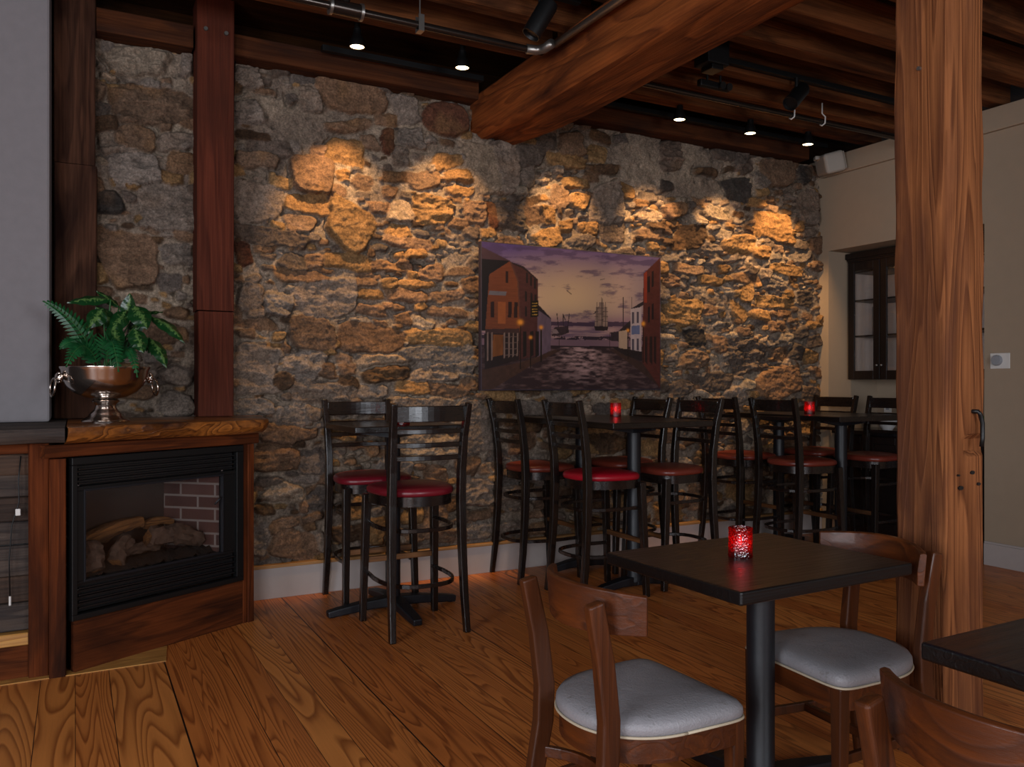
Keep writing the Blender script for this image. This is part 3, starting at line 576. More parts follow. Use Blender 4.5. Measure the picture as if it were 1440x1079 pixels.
t = pipe('sprinkler_pipe', 'dark shiny ceiling pipe hung on white hooks, right of the big beam', 4.07, 3.15, 2.80, 5.5, .017, M['pipe'])
for x in (4.36, 4.66):
    m = MB(); m.tube([(x, 4.07, 3.284), (x, 4.07, 3.21), (x+.004, 4.045, 3.18), (x, 4.045, 3.135), (x-.006, 4.065, 3.122), (x-.004, 4.085, 3.135)], .005, 8)
    m.build('hanger_hook', M['white_plastic'], t, smooth=True)

# spotlights over the stone wall
SPX = [(1.40, 'nearer the dark red post'), (2.05, 'close left of the big beam'), (3.02, 'hidden behind the big beam'), (3.81, 'closest right of the big beam'), (4.49, 'middle one right of the beam'), (5.10, 'nearest the white loudspeaker')]
for x, t_ in SPX:
    y, zc = (4.47, 3.42) if x < 2.5 else (4.59, 3.41)
    s = thing('spotlight', 'small lit ceiling spotlight over the stone wall, '+t_, 'spotlight', (x, y, zc), 0, 'lit wall spotlights')
    MB().cyl((0, 0, 3.483-zc if x < 2.5 else 3.282-zc), (0, 0, -.135), .016, n=12).build('stem', M['blacktrack'], s, smooth='angle')
    mx = Matrix.Translation((0, .0, -.125)) @ Matrix.Rotation(R(2), 4, 'X')
    MB().lathe([(.012, .01), (.022, .0), (.024, -.03), (.034, -.05), (.043, -.075), (.045, -.10), (.040, -.10), (.036, -.085)], 24, M=mx).build('head', M['black'], s, smooth='angle')
    MB().lathe([(.0001, -.094), (.038, -.0945), (.0385, -.0965), (.0001, -.0985)], 24, M=mx, cap=False).build('lamp_face', M['bulb'], s)
for i, (a, b, l) in enumerate(((1.3, 2.37, 'left'), (2.8, 5.6, 'right'))):
    tag(MB().box(a, b, 4.83, 4.87, 3.29, 3.325).build('black_bar', M['blacktrack'], bevel=.002), 'black strip along the stone wall top beside lit spotlights, %s of the big beam' % l, 'rail', 'wall top strips')  # thin black strip in front of the wall plate
t = thing('black_bar', 'long black lighting rail on the joists holding an unlit can spotlight', 'rail')
MB().box(2.9, 5.6, 3.875, 3.912, 3.31, 3.345).build('rail', M['blacktrack'], t, bevel=.002)
t = thing('black_bar', 'short black lighting rail high on the joists left of the big beam', 'rail')
MB().box(1.5, 2.36, 3.64, 3.68, 3.31, 3.345).build('rail', M['blacktrack'], t, bevel=.002)
def can(label, loc, tilt, az, L=.2, r=.05, stem=.12, name='can_spotlight'):
    s = thing(name, label, 'spotlight', loc, az)
    mx = Matrix.Translation((0, 0, -stem)) @ Matrix.Rotation(tilt, 4, 'Y')
    MB().cyl((0, 0, 0), (0, 0, -stem), .012, n=10).build('stem', M['blacktrack'], s, smooth='angle')
    MB().lathe([(.02, L*.55), (r*.9, L*.5), (r, L*.42), (r, -L*.5), (r*.9, -L*.5), (r*.82, -L*.42)], 28, M=mx).build('can', M['black'], s, smooth='angle')
    return s
can('unlit black can spotlight tilted down, on rail right of the big beam', (4.17, 3.85, 3.305), R(48), R(10))
can('unlit black can spotlight tilted down, left of the big beam', (2.12, 3.66, 3.305), R(30), R(-20))
t = thing('junction_box', 'black box on joists close beside the big beam', 'box', (3.42, 3.8, 3.28))
MB().box(-.1, .07, -.06, .07, -.06, .18).build('box', M['blacktrack'], t, bevel=.008)
MB().box(-.06, .03, -.05, .05, -.09, -.06).build('cover', M['black'], t, bevel=.004)
t = thing('ceiling_lamp', 'small twin headed black lamp under a joist beside the big beam', 'lamp', (3.62, 4.02, 3.285))
m = MB()
for x in (-.06, .05): m.cyl((x, 0, 0), (x, 0, -.055), .008, n=8)
m.build('bracket', M['blacktrack'], t)
MB().box(-.13, .12, -.02, .02, -.095, -.05).build('body', M['black'], t, bevel=.008)
for x in (.03, .085): MB().cyl((x, -.02, -.075), (x, -.05, -.08), .02, .024, n=16).build('lens', M['black'], t, smooth='angle')

# loudspeaker in the corner
s = thing('loudspeaker', 'white loudspeaker on a bracket high in the corner of plaster and stone', 'loudspeaker', (5.66, 4.86, 3.17), R(58))
mx = Matrix.Rotation(R(-14), 4, 'X') @ Matrix.Rotation(R(-8), 4, 'Y')
MB().box(-.13, .13, -.085, .085, -.085, .085, mx).build('cabinet', M['speaker'], s, bevel=.025, seg=3)
MB().box(-.115, .115, -.091, -.085, -.072, .072, mx).build('grille', M['speaker'], s, bevel=.003)
MB().box(-.02, .02, .0, .06, .02, .07).box(-.03, .03, .05, .13, .03, .06).build('bracket', M['speaker'], s, bevel=.004)
# ------------------------------------------------------------------ fireplace corner
FA = R(28.54); FO = (-.022, 4.147, 0)
s = thing('fireplace_surround', 'angled brown timber surround around the black gas fireplace', 'fireplace surround', FO, FA)
def board(name, x0, x1, y0, y1, z0, z1, mat, parent, amp=.003, axis='X', seed=1, lab=None):
    o = timber(name, mat, x0, x1, y0, y1, z0, z1, axis, 24, amp, seed, .004); o.parent = parent
    if lab: o['label'] = lab
    return o
board('apron', -.117, 1.024, -.022, .02, .974, 1.03, M['surround_h'], s, .003, 'X', 2)
board('base_panel', .022, .934, .0, .03, .0, .232, M['surround_h'], s, .003, 'X', 3)
board('side_board', .936, .962, -.004, .05, .0, .97, M['surround'], s, .002, 'Z', 4)
board('corner_board', .963, 1.003, -.012, .05, .0, .97, M['surround'], s, .002, 'Z', 5, 'darker outer corner board')
m = MB(); m.box(.99, 1.003, .05, .37, 0, 1.03); m.build('end_panel', M['surround'], s)
t = thing('hearth_panel', 'grey brown barn board panel framed by brown posts left of the fireplace', 'panel', (-.6, 4.19, 0))
def lb(name, x0, x1, y0, y1, z0, z1, mat, axis, seed, amp=.003, lab=None):
    board(name, x0+.6, x1+.6, y0-4.19, y1-4.19, z0, z1, mat, t, amp, axis, seed, lab)
lb('frame_post', -.182, -.103, 4.172, 4.24, 0, 1.034, M['surround'], 'Z', 6)
lb('frame_post', -.102, -.037, 4.132, 4.19, 0, .966, M['surround'], 'Z', 7, .003, 'darker narrow frame post')
lb('header', -1.9, -.184, 4.19, 4.25, .99, 1.034, M['surround_h'], 'X', 8)
lb('rail', -1.9, -.184, 4.19, 4.25, .146, .2, M['oak'], 'X', 9, .002, 'pale lower rail')
lb('foot_board', -1.9, -.184, 4.195, 4.25, 0, .144, M['surround_h'], 'X', 10)
zz = [.203, .33, .452, .585, .69, .80, .90, .988]
for k in range(7):
    lb('plank', -1.9, -.184, 4.225+.006*(k % 2), 4.26, zz[k], zz[k+1]-.006, M['barn'] if k in (0, 2, 3, 5) else M['barn2'], 'X', 20+k, .007)
MB().box(-1.3, .414, .065, .1, 0, 1.03).build('backing', M['black'], t)
t = thing('hanging_cord', 'thin black cord with white tag hanging on the barn board panel', 'cord', (-.2, 4.2, .98))
MB().tube([(-.012, 0, 0), (-.02, -.015, -.1), (-.018, -.012, -.2), (-.045, -.014, -.3), (-.055, -.016, -.45), (-.052, -.014, -.62)], .003, 6).build('cord', M['cord'], t, smooth=True)
MB().box(-.032, -.012, -.018, -.01, -.26, -.23).build('tag', M['white_plastic'], t, bevel=.003)
MB().cyl((-.052, -.014, -.61), (-.052, -.014, -.65), .005).build('plug', M['white_plastic'], t, smooth='angle')

# live edge mantel
t = thing('mantel_shelf', 'live edge orange brown wood mantel slab over the fireplace', 'mantel', (-.03, 4.05, 1.034))
def slab(name, front, back, z0, z1, mat, seed, amp, lab=None):
    n = 70; pts = []
    L = [0]
    for i in range(len(front)-1): L.append(L[-1]+math.dist(front[i], front[i+1]))
    def at(s_):
        for i in range(len(front)-1):
            if s_ <= L[i+1] or i == len(front)-2:
                k = (s_-L[i])/(L[i+1]-L[i]); p, q = front[i], front[i+1]; d = ((q[0]-p[0])/(L[i+1]-L[i]), (q[1]-p[1])/(L[i+1]-L[i]))
                return (p[0]+(q[0]-p[0])*k, p[1]+(q[1]-p[1])*k), (d[1], -d[0])
    rs = []
    for i in range(n+1):
        s_ = L[-1]*i/n; (x, y), (nx, ny) = at(s_); ring = []
        bx = back[0]+(back[1]-back[0])*i/n; by = back[2]
        for k, zf in ((0, 1.), (.012, .93), (.016, .7), (.012, .45), (.004, .2), (-.012, .03), (-.02, 0)):
            w = mnoise.fractal(Vector((s_*5, zf*2.5, seed)), 1, 2, 4)*amp+k
            ring.append((x+nx*w, y+ny*w, z0+(z1-z0)*zf+(mnoise.noise(Vector((s_*4, 1, seed)))*.004 if zf < .3 else 0)))
        ring += [(bx, by, z0), (bx, by, z1)]
        rs.append([(a+.03, b-4.05, c-1.034) for a, b, c in ring])
    o = MB().rings(rs).build(name, mat, t, smooth='angle')
    if lab: o['label'] = lab
slab('slab', [(-.035, 4.055), (.893, 4.488), (.90, 4.50), (.955, 4.94)], (-.035, .955, 4.985), 1.036, 1.112, M['mantel'], 3.3, .012)
slab('slab', [(-1.9, 4.05), (-.04, 4.05)], (-1.9, -.04, 4.985), 1.04, 1.110, M['barn'], 7.3, .010, 'weathered grey sawn slab end')

# gas insert
g = thing('gas_fireplace', 'black gas fireplace insert with glass front and louvers', 'fireplace', FO, FA)
def ringplate(mb, X0, X1, Z0, Z1, x0, x1, z0, z1, y0, y1):
    mb.box(X0, X1, y0, y1, Z0, z0); mb.box(X0, X1, y0, y1, z1, Z1); mb.box(X0, x0, y0, y1, z0, z1); mb.box(x1, X1, y0, y1, z0, z1)
m = MB(); ringplate(m, .004, .932, .236, .968, .03, .888, .262, .934, -.012, .02); m.build('frame', M['black'], g, bevel=.003)
m = MB(); ringplate(m, .03, .888, .395, .835, .07, .806, .408, .815, .0, .03); m.box(.03, .888, .03, .04, .262, .395); m.box(.03, .888, .03, .04, .835, .934); m.build('face', M['black'], g, bevel=.002)
for k in range(4):
    z = .285+.029*k
    MB().box(.04, .88, -.006, .03, z, z+.006).box(.04, .88, .014, .03, z+.004, z+.02).build('louver', M['louver'], g, bevel=.001)
for k in range(4):
    z = .845+.022*k
    MB().box(.04, .88, -.004, .03, z, z+.006).box(.04, .88, .016, .03, z+.004, z+.016).build('louver', M['louver'], g, bevel=.001)
MB().box(.07, .806, .018, .0205, .408, .815).build('glass', M['fire_glass'], g)
m = MB(); ringplate(m, .064, .812, .402, .821, .072, .804, .411, .812, -.004, .016); m.build('glass_trim', M['iron'], g, bevel=.001)
MB().tube([(.765, .01, .665), (.785, .0, .69), (.80, .0, .70)], .005, 8).build('latch', M['iron'], g, smooth=True)
def fbox():
    me = bpy.data.meshes.new('firebox')
    F = [(.05, .03), (.83, .03)]; B = [(.17, .37), (.71, .37)]
    v = [(*F[0], .36), (*B[0], .36), (*B[1], .36), (*F[1], .36), (*F[0], .86), (*B[0], .86), (*B[1], .86), (*F[1], .86)]
    f = [(1, 0, 4, 5), (2, 1, 5, 6), (3, 2, 6, 7), (0, 1, 2, 3), (4, 7, 6, 5)]
    me.from_pydata(v, [], f); uv = me.uv_layers.new()
    for p in me.polygons:
        for li in p.loop_indices:
            c = me.vertices[me.loops[li].vertex_index].co
            uv.data[li].uv = ((c.y+.03 if p.index in (0, 2) else c.x), c.z-.02)
    me.materials.append(M['brick']); me.materials.append(M['ember']); me.materials.append(M['soot'])
    me.polygons[4].material_index = 1; me.polygons[3].material_index = 1; me.polygons[1].material_index = 2
    o = bpy.data.objects.new('firebox', me); COL.objects.link(o); o.parent = g
    o.modifiers.new('t', 'SOLIDIFY').thickness = .01; o['label'] = 'brick lined fire chamber'
fbox()
n = 40; rs = []
for j in range(16):
    y = .05+.3*j/15; rs.append([(.075+.115*(y-.05)/.3+(.73-.22*(y-.05)/.3)*i/n, y, .405+.035*math.sin(math.pi*min(1, j/9))+.022*mnoise.fractal(Vector((i*.9, j*.9, 3)), .8, 2, 4)) for i in range(n+1)])
MB().rings(rs, cap=False, closed=False).build('ember_bed', M['ember'], g, smooth=True)['kind'] = 'stuff'
def fw(u, y, z): return (FO[0]+u*math.cos(FA)-y*math.sin(FA), FO[1]+u*math.sin(FA)+y*math.cos(FA), z)
def log(label, p0, p1, r, split, seed, bend=.02):
    a, b = Vector(fw(*p0)), Vector(fw(*p1)); d = b-a; L = d.length
    e = thing('fireplace_log', label, 'log', a, 0, 'ceramic fireplace logs')
    e.rotation_euler = d.to_track_quat('X', 'Z').to_euler()
    rs = []; n = 26; K = 18
    for i in range(n+1):
        x = L*i/n; rr_ = r*(1-.12*(i/n))*(.72 if i in (0, n) else 1); ring = []
        cz = bend*math.sin(math.pi*i/n)
        for k in range(K):
            t_ = 2*math.pi*k/K; q = rr_*(1+.42*mnoise.fractal(Vector((x*13+seed, math.cos(t_)*2.4, math.sin(t_)*2.4)), .8, 2.2, 4)+.10*mnoise.noise(Vector((x*60, t_*3, seed))))
            yy, z2 = q*math.cos(t_), q*math.sin(t_)
            if split and z2 > r*.25: z2 = r*.25+(z2-r*.25)*.2
            if split and yy < -r*.4: yy = -r*.4+(yy+r*.4)*.3
            ring.append((x, yy, z2+cz))
        rs.append(ring)
    MB().rings(rs).build('bark' if not split else 'split_wood', M['log_cut'] if split else M['log_bark'], e, smooth='angle')
    for x, sg in ((0, -1), (L, 1)):
        kx = 0 if sg < 0 else n
        c_ = sum((Vector(p) for p in rs[kx]), Vector())/K
        MB().add([c_+Vector((sg*.006, 0, 0))]+[Vector(p)+Vector((sg*.0015, 0, 0)) for p in rs[kx]], [(0, 1+i, 1+(i+1) % K) for i in range(K)]).build('cut_end', M['log_cut'], e)
log('split orange log lying across the back of the gas fireplace', (.20, .27, .535), (.50, .24, .60), .05, True, 1)
log('short pale split log at the right back of the fireplace', (.53, .275, .57), (.69, .26, .565), .03, True, 2)
log('big grey barked log lying at the right front of the fireplace', (.46, .13, .525), (.76, .12, .47), .05, False, 3)
log('forked grey log leaning in the middle of the fireplace', (.27, .09, .44), (.36, .15, .535), .042, False, 4)
log('upright broken log at the left front of the fireplace', (.16, .09, .415), (.165, .15, .55), .048, False, 5)
log('low dark log lying under the others in the fireplace', (.36, .2, .45), (.56, .19, .455), .03, False, 6)
log('thin brown split log at the far left of the fireplace', (.11, .2, .46), (.17, .2, .58), .03, True, 7)

# ------------------------------------------------------------------ silver bowl and plant
BX, BY = .13, 4.42
b = thing('footed_bowl', 'large tarnished silver footed bowl on the mantel, holding the plant', 'bowl', (BX, BY, 1.1125), R(14))
MB().lathe([(.0001, 0), (.106, 0), (.108, .006), (.104, .013), (.096, .017), (.09, .024), (.078, .03), (.072, .042), (.056, .058), (.048, .07), (.045, .083), (.05, .092), (.060, .098), (.062, .104), (.056, .109), (.05, .112), (.0001, .112)], 64, cap=False).build('foot', M['silver'], b, smooth='angle')
MB().lathe([(.0001, .11), (.05, .112), (.095, .122), (.14, .145), (.17, .175), (.186, .21), (.193, .25), (.199, .262), (.199, .268), (.192, .268), (.187, .25), (.18, .212), (.165, .18), (.135, .15), (.0001, .13)], 72, cap=False).build('bowl', M['silver'], b, smooth='angle')
for sg in (-1, 1):
    m = MB(); m.lathe([(.0001, -.012), (.018, -.01), (.026, 0), (.024, .012), (.016, .02), (.0001, .022)], 20, M=Matrix.Translation((sg*.198, 0, .215)) @ Matrix.Rotation(sg*R(90), 4, 'Y'), cap=False)
    for k in range(9):
        a_ = 2*math.pi*k/9; m.lathe([(.0001, -.006), (.007, 0), (.0001, .007)], 8, c=(sg*.205, .022*math.cos(a_), .215+.022*math.sin(a_)), cap=False)
    m.build('lion_mask', M['silver'], b, smooth=True)
    m = MB(); pts = [(sg*(.222+.012*math.sin(a_/2)), .042*math.sin(a_), .17+.042*math.cos(a_)) for a_ in [2*math.pi*k/28 for k in range(29)]]
    m.tube(pts, .0045, 8); m.build('ring_handle', M['silver'], b, smooth=True)
MB().lathe([(.0001, .226), (.08, .224), (.15, .218), (.176, .2)], 32, cap=False).build('moss', M['soil'], b, smooth=True)

pl = thing('potted_plant', 'green fern and variegated leaf arrangement growing from the silver bowl', 'plant', (BX, BY, 1.345))
def bez(a, c, d, n):
    a, c, d = Vector(a), Vector(c), Vector(d)
    return [a*(1-t)**2+c*(2*t*(1-t))+d*t*t for t in [i/n for i in range(n+1)]]
def frond(a, c, d, w, facing=(0, -1, .3), n=19):
    P = bez(a, c, d, 40); fa = Vector(facing).normalized(); m = MB()
    for i in range(5, 41):
        if (i % 2) and n < 30: continue
        p = P[i]; t_ = (P[min(i+1, 40)]-P[i-1]).normalized(); sd = t_.cross(fa).normalized(); up = sd.cross(t_)
        k = (i-5)/35; ln = w*min(1, k*3+.4)*(1-k)**.6+.005
        for sg in (-1, 1):
            ax = (sd*sg*.94+t_*.42).normalized(); wd = t_*.0085
            dr = up*(-.12*ln)
            m.add([p-wd*.6, p+ax*ln*.35-wd+up*.002, p+ax*ln*.75-wd*.7+dr*.4, p+ax*ln+dr, p+ax*ln*.75+wd*.7+dr*.4, p+ax*ln*.35+wd+up*.002, p+wd*.6], [(0, 1, 5, 6), (1, 2, 4, 5), (2, 3, 4)])
    o = m.build('frond', M['fern'], pl)
    m = MB(); m.tube(P[::4], .0022, 6); q = m.build('midrib', M['stem'], o, smooth=True); return o
def leaf(a, d, w, facing=(0, -1, .4), curl=.15, mat='dieff', stem=True):
    a, d = Vector(a), Vector(d); t_ = (d-a); L = t_.length; t_.normalize(); fa = Vector(facing); fa = (fa-t_*fa.dot(t_)).normalized(); sd = t_.cross(fa)
    n = 14; me = bpy.data.meshes.new('leaf'); vs = []; fs = []; uvs = []
    for i in range(n+1):
        k = i/n; ww = w*.5*(math.sin(math.pi*k**.8)**.85)+.0005
        for j in range(7):
            q = (j-3)/3; vs.append(a+t_*(L*k)+sd*(ww*q)+fa*(-abs(q)*ww*.35+curl*L*math.sin(math.pi*k)+.003*math.sin(k*21+q*3))); uvs.append((j/6, k))
    for i in range(n):
        for j in range(6): fs.append((i*7+j, i*7+j+1, i*7+j+8, i*7+j+7))
    me.from_pydata([tuple(p) for p in vs], [], fs); uv = me.uv_layers.new(name='UVMap')
    for p in me.polygons:
        p.use_smooth = True
        for li in p.loop_indices: uv.data[li].uv = uvs[me.loops[li].vertex_index]
    me.materials.append(M[mat]); o = bpy.data.objects.new('leaf', me); COL.objects.link(o); o.parent = pl
    if stem:
        P = bez((random.uniform(-.03, .03), random.uniform(-.03, .03), -.02), (a.x*.4, a.y*.4, max(a.z*.6, .08)), a, 10)
        MB().tube(P, .0035, 6).build('stem', M['stem'], o, smooth=True)
    return o
frond((-.02, -.02, .0), (-.10, -.10, .26), (-.255, -.10, .33), .075, (.2, -1, .3))
frond((-.02, -.03, .0), (-.09, -.12, .24), (-.165, -.20, .035), .075, (-.3, -1, .3))
frond((.0, -.05, .0), (.01, -.14, .30), (.045, -.245, .015), .078, (0, -1, .2))
frond((.04, -.05, .0), (.09, -.14, .24), (.125, -.225, -.01), .045, (.1, -1, .2))
frond((-.03, .0, .0), (-.12, -.04, .22), (-.19, -.06, .12), .06, (-.2, -1, .5))
frond((.02, .02, .0), (.12, .02, .26), (.20, -.05, .10), .05, (.3, -1, .4))
leaf((.02, -.03, .36), (-.165, -.04, .335), .07, (0, -.7, .7), .08)
leaf((-.015, -.08, .31), (-.075, -.12, .215), .085, (-.1, -1, .2), .05)
leaf((.12, -.06, .335), (.175, -.13, .215), .105, (.1, -1, .25), .1)
leaf((.12, -.10, .22), (.155, -.165, .10), .085, (.1, -1, .2), .05)
leaf((.20, -.03, .285), (.345, -.10, .155), .075, (.3, -.8, .6), .12)
leaf((.19, -.04, .18), (.262, -.12, .03), .075, (.4, -1, .2), .12)
leaf((.09, .0, .26), (.105, -.03, .395), .07, (0, -1, .2), .05)
leaf((.06, .02, .33), (-.04, .04, .405), .055, (0, -.6, .8), .06)
leaf((.05, -.02, .22), (-.045, -.06, .32), .085, (0, -1, .5), .06)
leaf((.13, .02, .29), (.26, .05, .315), .05, (0, -.5, .9), .1)
leaf((.02, -.07, .24), (.06, -.15, .12), .08, (0, -1, .2), .06)
leaf((.09, -.03, .31), (.02, -.10, .20), .08, (0, -1, .3), .06)
leaf((-.06, .03, .2), (-.16, .05, .28), .07, (0, -.8, .6), .06)
leaf((.10, .05, .2), (.19, .06, .30), .07, (0, -.8, .6), .06)

# ------------------------------------------------------------------ painting
def painting():
    W_, H_ = 380, 250
    u, v = np.meshgrid(np.linspace(0, 1, W_), np.linspace(0, 1, H_))       # v = 0 at the top
    X = 65+1200*u; top = 45+100*u; bot = 1035-25*u; Y = top+(bot-top)*v
    img = np.zeros((H_, W_, 3))
    def c(h): return np.array(srgb(h))
    def lerp(a, b, t): return a*(1-t[..., None])+b*t[..., None]
    def poly(pts):
        ins = np.zeros(X.shape, bool); n = len(pts)
        for i in range(n):
            (x1, y1), (x2, y2) = pts[i], pts[(i+1) % n]
            if y1 == y2: continue
            cnd = ((Y < y1) != (Y < y2)) & (X < (x2-x1)*(Y-y1)/(y2-y1)+x1); ins ^= cnd
        return ins
    def fill(pts, h, var=.25, sx=.03, sz=.03, seed=0):
        k = poly(pts); n_ = 1+var*fbm(X*sx, Y*sz, 1, 3, seed)
        img[k] = (c(h)*n_[..., None])[k]
    def line(x1, y1, x2, y2, w, h): 
        dx, dy = x2-x1, y2-y1; L = math.hypot(dx, dy); t = np.clip(((X-x1)*dx+(Y-y1)*dy)/L/L, 0, 1)
        k = np.hypot(X-x1-t*dx, Y-y1-t*dy) < w/2; img[k] = c(h)
    # sky
    t = sstep(40, 330, Y); img[:] = lerp(c('#57458a'), c('#978490'), t)
    gl = np.exp(-(((X-600)/380)**2+((Y-430)/190)**2)); img[:] = lerp(img, c('#e8c8a0'), gl*.85)
    lo = np.exp(-((Y-575)/50)**2); img[:] = lerp(img, c('#8a6480'), lo*.6)
    cl = sstep(.05, .4, fbm(X*.008, Y*.034, 1, 6, 301, .6)+.18*sstep(300, 120, Y)+.12*sstep(700, 1150, X)-.05-gl*.2)*(Y < 590)
    img[:] = lerp(img, c('#493a63'), cl*.7)
    # water, far shore, quay
    k = Y > 598; wv = fbm(X*.01, Y*.12, 1, 4, 311)
    img[k] = lerp(c('#b09092'), c('#6a5470'), np.clip(.45+wv, 0, 1))[k]
    k = (Y > 572+6*fbm(X*.02, Y*0, 1, 3, 315)) & (Y < 601); img[k] = c('#4a3850')
    k = (Y > 690+4*fbm(X*.02, Y*.01, 1, 2, 317)); img[k] = c('#7c6272')
    k = (Y > 668) & (Y < 692) & (fbm(X*.05, Y*.08, 1, 3, 318) > -.15); img[k] = c('#332636')
    k = Y > 733; img[k] = c('#2c2028')
    # wet cobbles
    st = fbm(X*.022, Y*.075, 1, 4, 321); gl2 = np.exp(-((X-(700+(Y-740)*.15))/(110+(Y-740)*.42))**2)*sstep(1050, 740, Y)
    cob = np.clip(.30*gl2*2+gl2*st*1.6+st*.25, 0, 1); k = Y > 742; img[k] = lerp(c('#33242b'), c('#c6a3a4'), cob)[k]
    fill([(65, 1000), (65, 900), (300, 850), (520, 760), (560, 765), (380, 860), (120, 1035), (65, 1035)], '#46302a', .3, .05, .05, 331)
    fill([(1265, 1010), (1265, 880), (1100, 830), (930, 750), (900, 760), (1050, 850), (1250, 990)], '#3c2a28', .3, .05, .05, 332)
    # ship
    fill([(785, 600), (885, 598), (880, 628), (795, 630)], '#2a2026')
    for x0_, x1_, y0_, y1_ in ((790, 822, 470, 600), (812, 862, 440, 596), (848, 882, 470, 600)):
        fill([(x0_+8, y0_), (x1_-6, y0_), (x1_, y1_), (x0_, y1_)], '#8f7a72', .35, .06, .03, 341)
        line((x0_+x1_)/2, y0_-30, (x0_+x1_)/2, y1_, 4, '#2a2026')
        for q in range(1, 4): line(x0_, y0_+(y1_-y0_)*q/4, x1_, y0_+(y1_-y0_)*q/4, 4, '#4c3c40')
    line(843, 415, 843, 600, 4, '#2a2026'); fill([(775, 520), (800, 500), (795, 515)], '#3b2b40')
    # fishing boats
    for a in ((535, 520, 548, 640), (575, 520, 580, 640), (617, 520, 604, 640), (575, 520, 590, 560)): line(*a, 5, '#2a2028')
    fill([(500, 640), (520, 610), (610, 600), (615, 645), (560, 665), (500, 670)], '#3a2c34', .5, .08, .08, 351)
    fill([(500, 625), (530, 622), (550, 650), (505, 655)], '#8d7a80')
    line(992, 405, 992, 620, 5, '#332630'); line(1052, 405, 1052, 500, 4, '#332630')
    fill([(900, 640), (960, 632), (960, 700), (905, 695)], '#2e2430', .5, .08, .08, 352)
    # left buildings
    fill([(65, 78), (240, 172), (150, 200), (65, 165)], '#4a3640', .2); fill([(65, 160), (240, 170), (110, 265), (90, 640), (65, 640)], '#1a171e', .2)
    fill([(228, 172), (320, 205), (412, 292), (410, 800), (290, 830), (285, 320)], '#4b2a2c', .3, .04, .08, 361)
    fill([(228, 172), (320, 205), (412, 292), (408, 300), (318, 222), (250, 190)], '#2a1d24')
    fill([(85, 640), (110, 262), (235, 172), (280, 300), (298, 440), (300, 640)], '#74402a', .22, .02, .25, 362)
    line(240, 178, 285, 300, 9, '#5a3a34'); line(285, 300, 300, 600, 8, '#5a3a34')
    fill([(208, 240), (226, 240), (226, 318), (208, 318)], '#2b1a1a'); fill([(110, 372), (215, 378), (210, 404), (105, 398)], '#6f6c78', .2)
    for x in (118, 225, 262): fill([(x, 445), (x+22, 445), (x+20, 550), (x-2, 550)], '#2b1a1c')
    fill([(162, 445), (208, 445), (208, 590), (160, 590)], '#9a5832', .15)
    fill([(85, 628), (295, 622), (295, 660), (85, 668)], '#3d2a2c'); fill([(80, 660), (295, 655), (292, 830), (82, 900)], '#241a1e')
    fill([(132, 665), (195, 665), (192, 800), (130, 815)], '#7a4a26', .4, .06, .01, 365)
    for x in (95, 122, 198, 225, 252, 278): fill([(x, 650), (x+9, 650), (x+8, 838-(x-95)*.2), (x-1, 845-(x-95)*.2)], '#7d6a66')
    for y in (680, 720, 760, 800): line(205, y, 285, y-4, 4, '#6d5c5c')
    for x, y in ((335, 245), (362, 265), (385, 285), (330, 370), (365, 380), (390, 390), (330, 470)): fill([(x, y), (x+13, y+6), (x+13, y+72), (x, y+70)], '#1d171d')
    fill([(410, 455), (497, 550), (497, 560), (410, 500)], '#221b26'); fill([(410, 495), (497, 556), (495, 765), (410, 810)], '#66566a', .25, .05, .02, 366)
    fill([(365, 435), (416, 433), (416, 540), (365, 545)], '#15110f')
    for y in (452, 470, 492, 508, 528): line(376, y, 406, y-1, 5, '#a8863f')
    for x in (318, 360, 395): fill([(x, 640), (x+22, 640), (x+22, 800), (x, 815)], '#1b1519')
    # right buildings
    fill([(1140, 248), (1262, 145), (1265, 1005), (1130, 835)], '#562a26', .3, .04, .08, 371)
    fill([(1142, 250), (1165, 232), (1165, 440), (1142, 440)], '#8b3423', .2)
    for x, y in ((1170, 270), (1200, 235), (1172, 470), (1200, 450)): fill([(x, y), (x+16, y-6), (x+16, y+100), (x, y+104)], '#221519')
    for x in (1150, 1185, 1215): fill([(x, 665), (x+20, 662), (x+20, 850), (x, 830)], '#2b191a')
    fill([(1045, 482), (1140, 430), (1140, 455), (1060, 500)], '#2a222c'); fill([(1045, 482), (1125, 470), (1125, 782), (1045, 762)], '#b3a6ae', .15, .05, .02, 372)
    for x, y in ((1055, 505), (1090, 500), (1055, 680), (1090, 680)): fill([(x, y), (x+16, y), (x+16, y+75), (x, y+75)], '#4a4658')
    fill([(1050, 595), (1110, 590), (1110, 650), (1050, 652)], '#5e6a94', .2)
    fill([(960, 628), (1042, 558), (1042, 640)], '#2b222a'); fill([(960, 632), (1020, 622), (1018, 760), (960, 740)], '#b09a8a', .15, .05, .02, 373)
    fill([(905, 735), (1130, 765), (1130, 830), (1000, 790)], '#221a20', .4, .06, .06, 375)
    # lamps
    for x, y, s_ in ((300, 580, 20), (432, 612, 14), (365, 680, 12), (1137, 580, 16), (1025, 625, 11)):
        g_ = np.exp(-((X-x)**2+(Y-y)**2)/(s_*.85)**2); line(x, y+15, x, y+270*s_/20+40, 7, '#18120f'); img[:] = lerp(img, c('#f0a03c'), np.clip(g_*1.2, 0, 1))
    line(550, 660, 550, 755, 4, '#1d161c'); line(895, 640, 895, 750, 4, '#1d161c')
    line(605, 368, 632, 388, 5, '#33282a'); line(600, 362, 614, 376, 4, '#4a3d3c'); line(830, 290, 860, 284, 4, '#4a4048')
    x0_, x1_, z0_, z1_, y_ = 2.412, 3.918, 1.258, 2.254, 4.948
    P = np.stack([x0_+(x1_-x0_)*u, np.full(u.shape, y_), z1_-(z1_-z0_)*v], -1)[::-1]
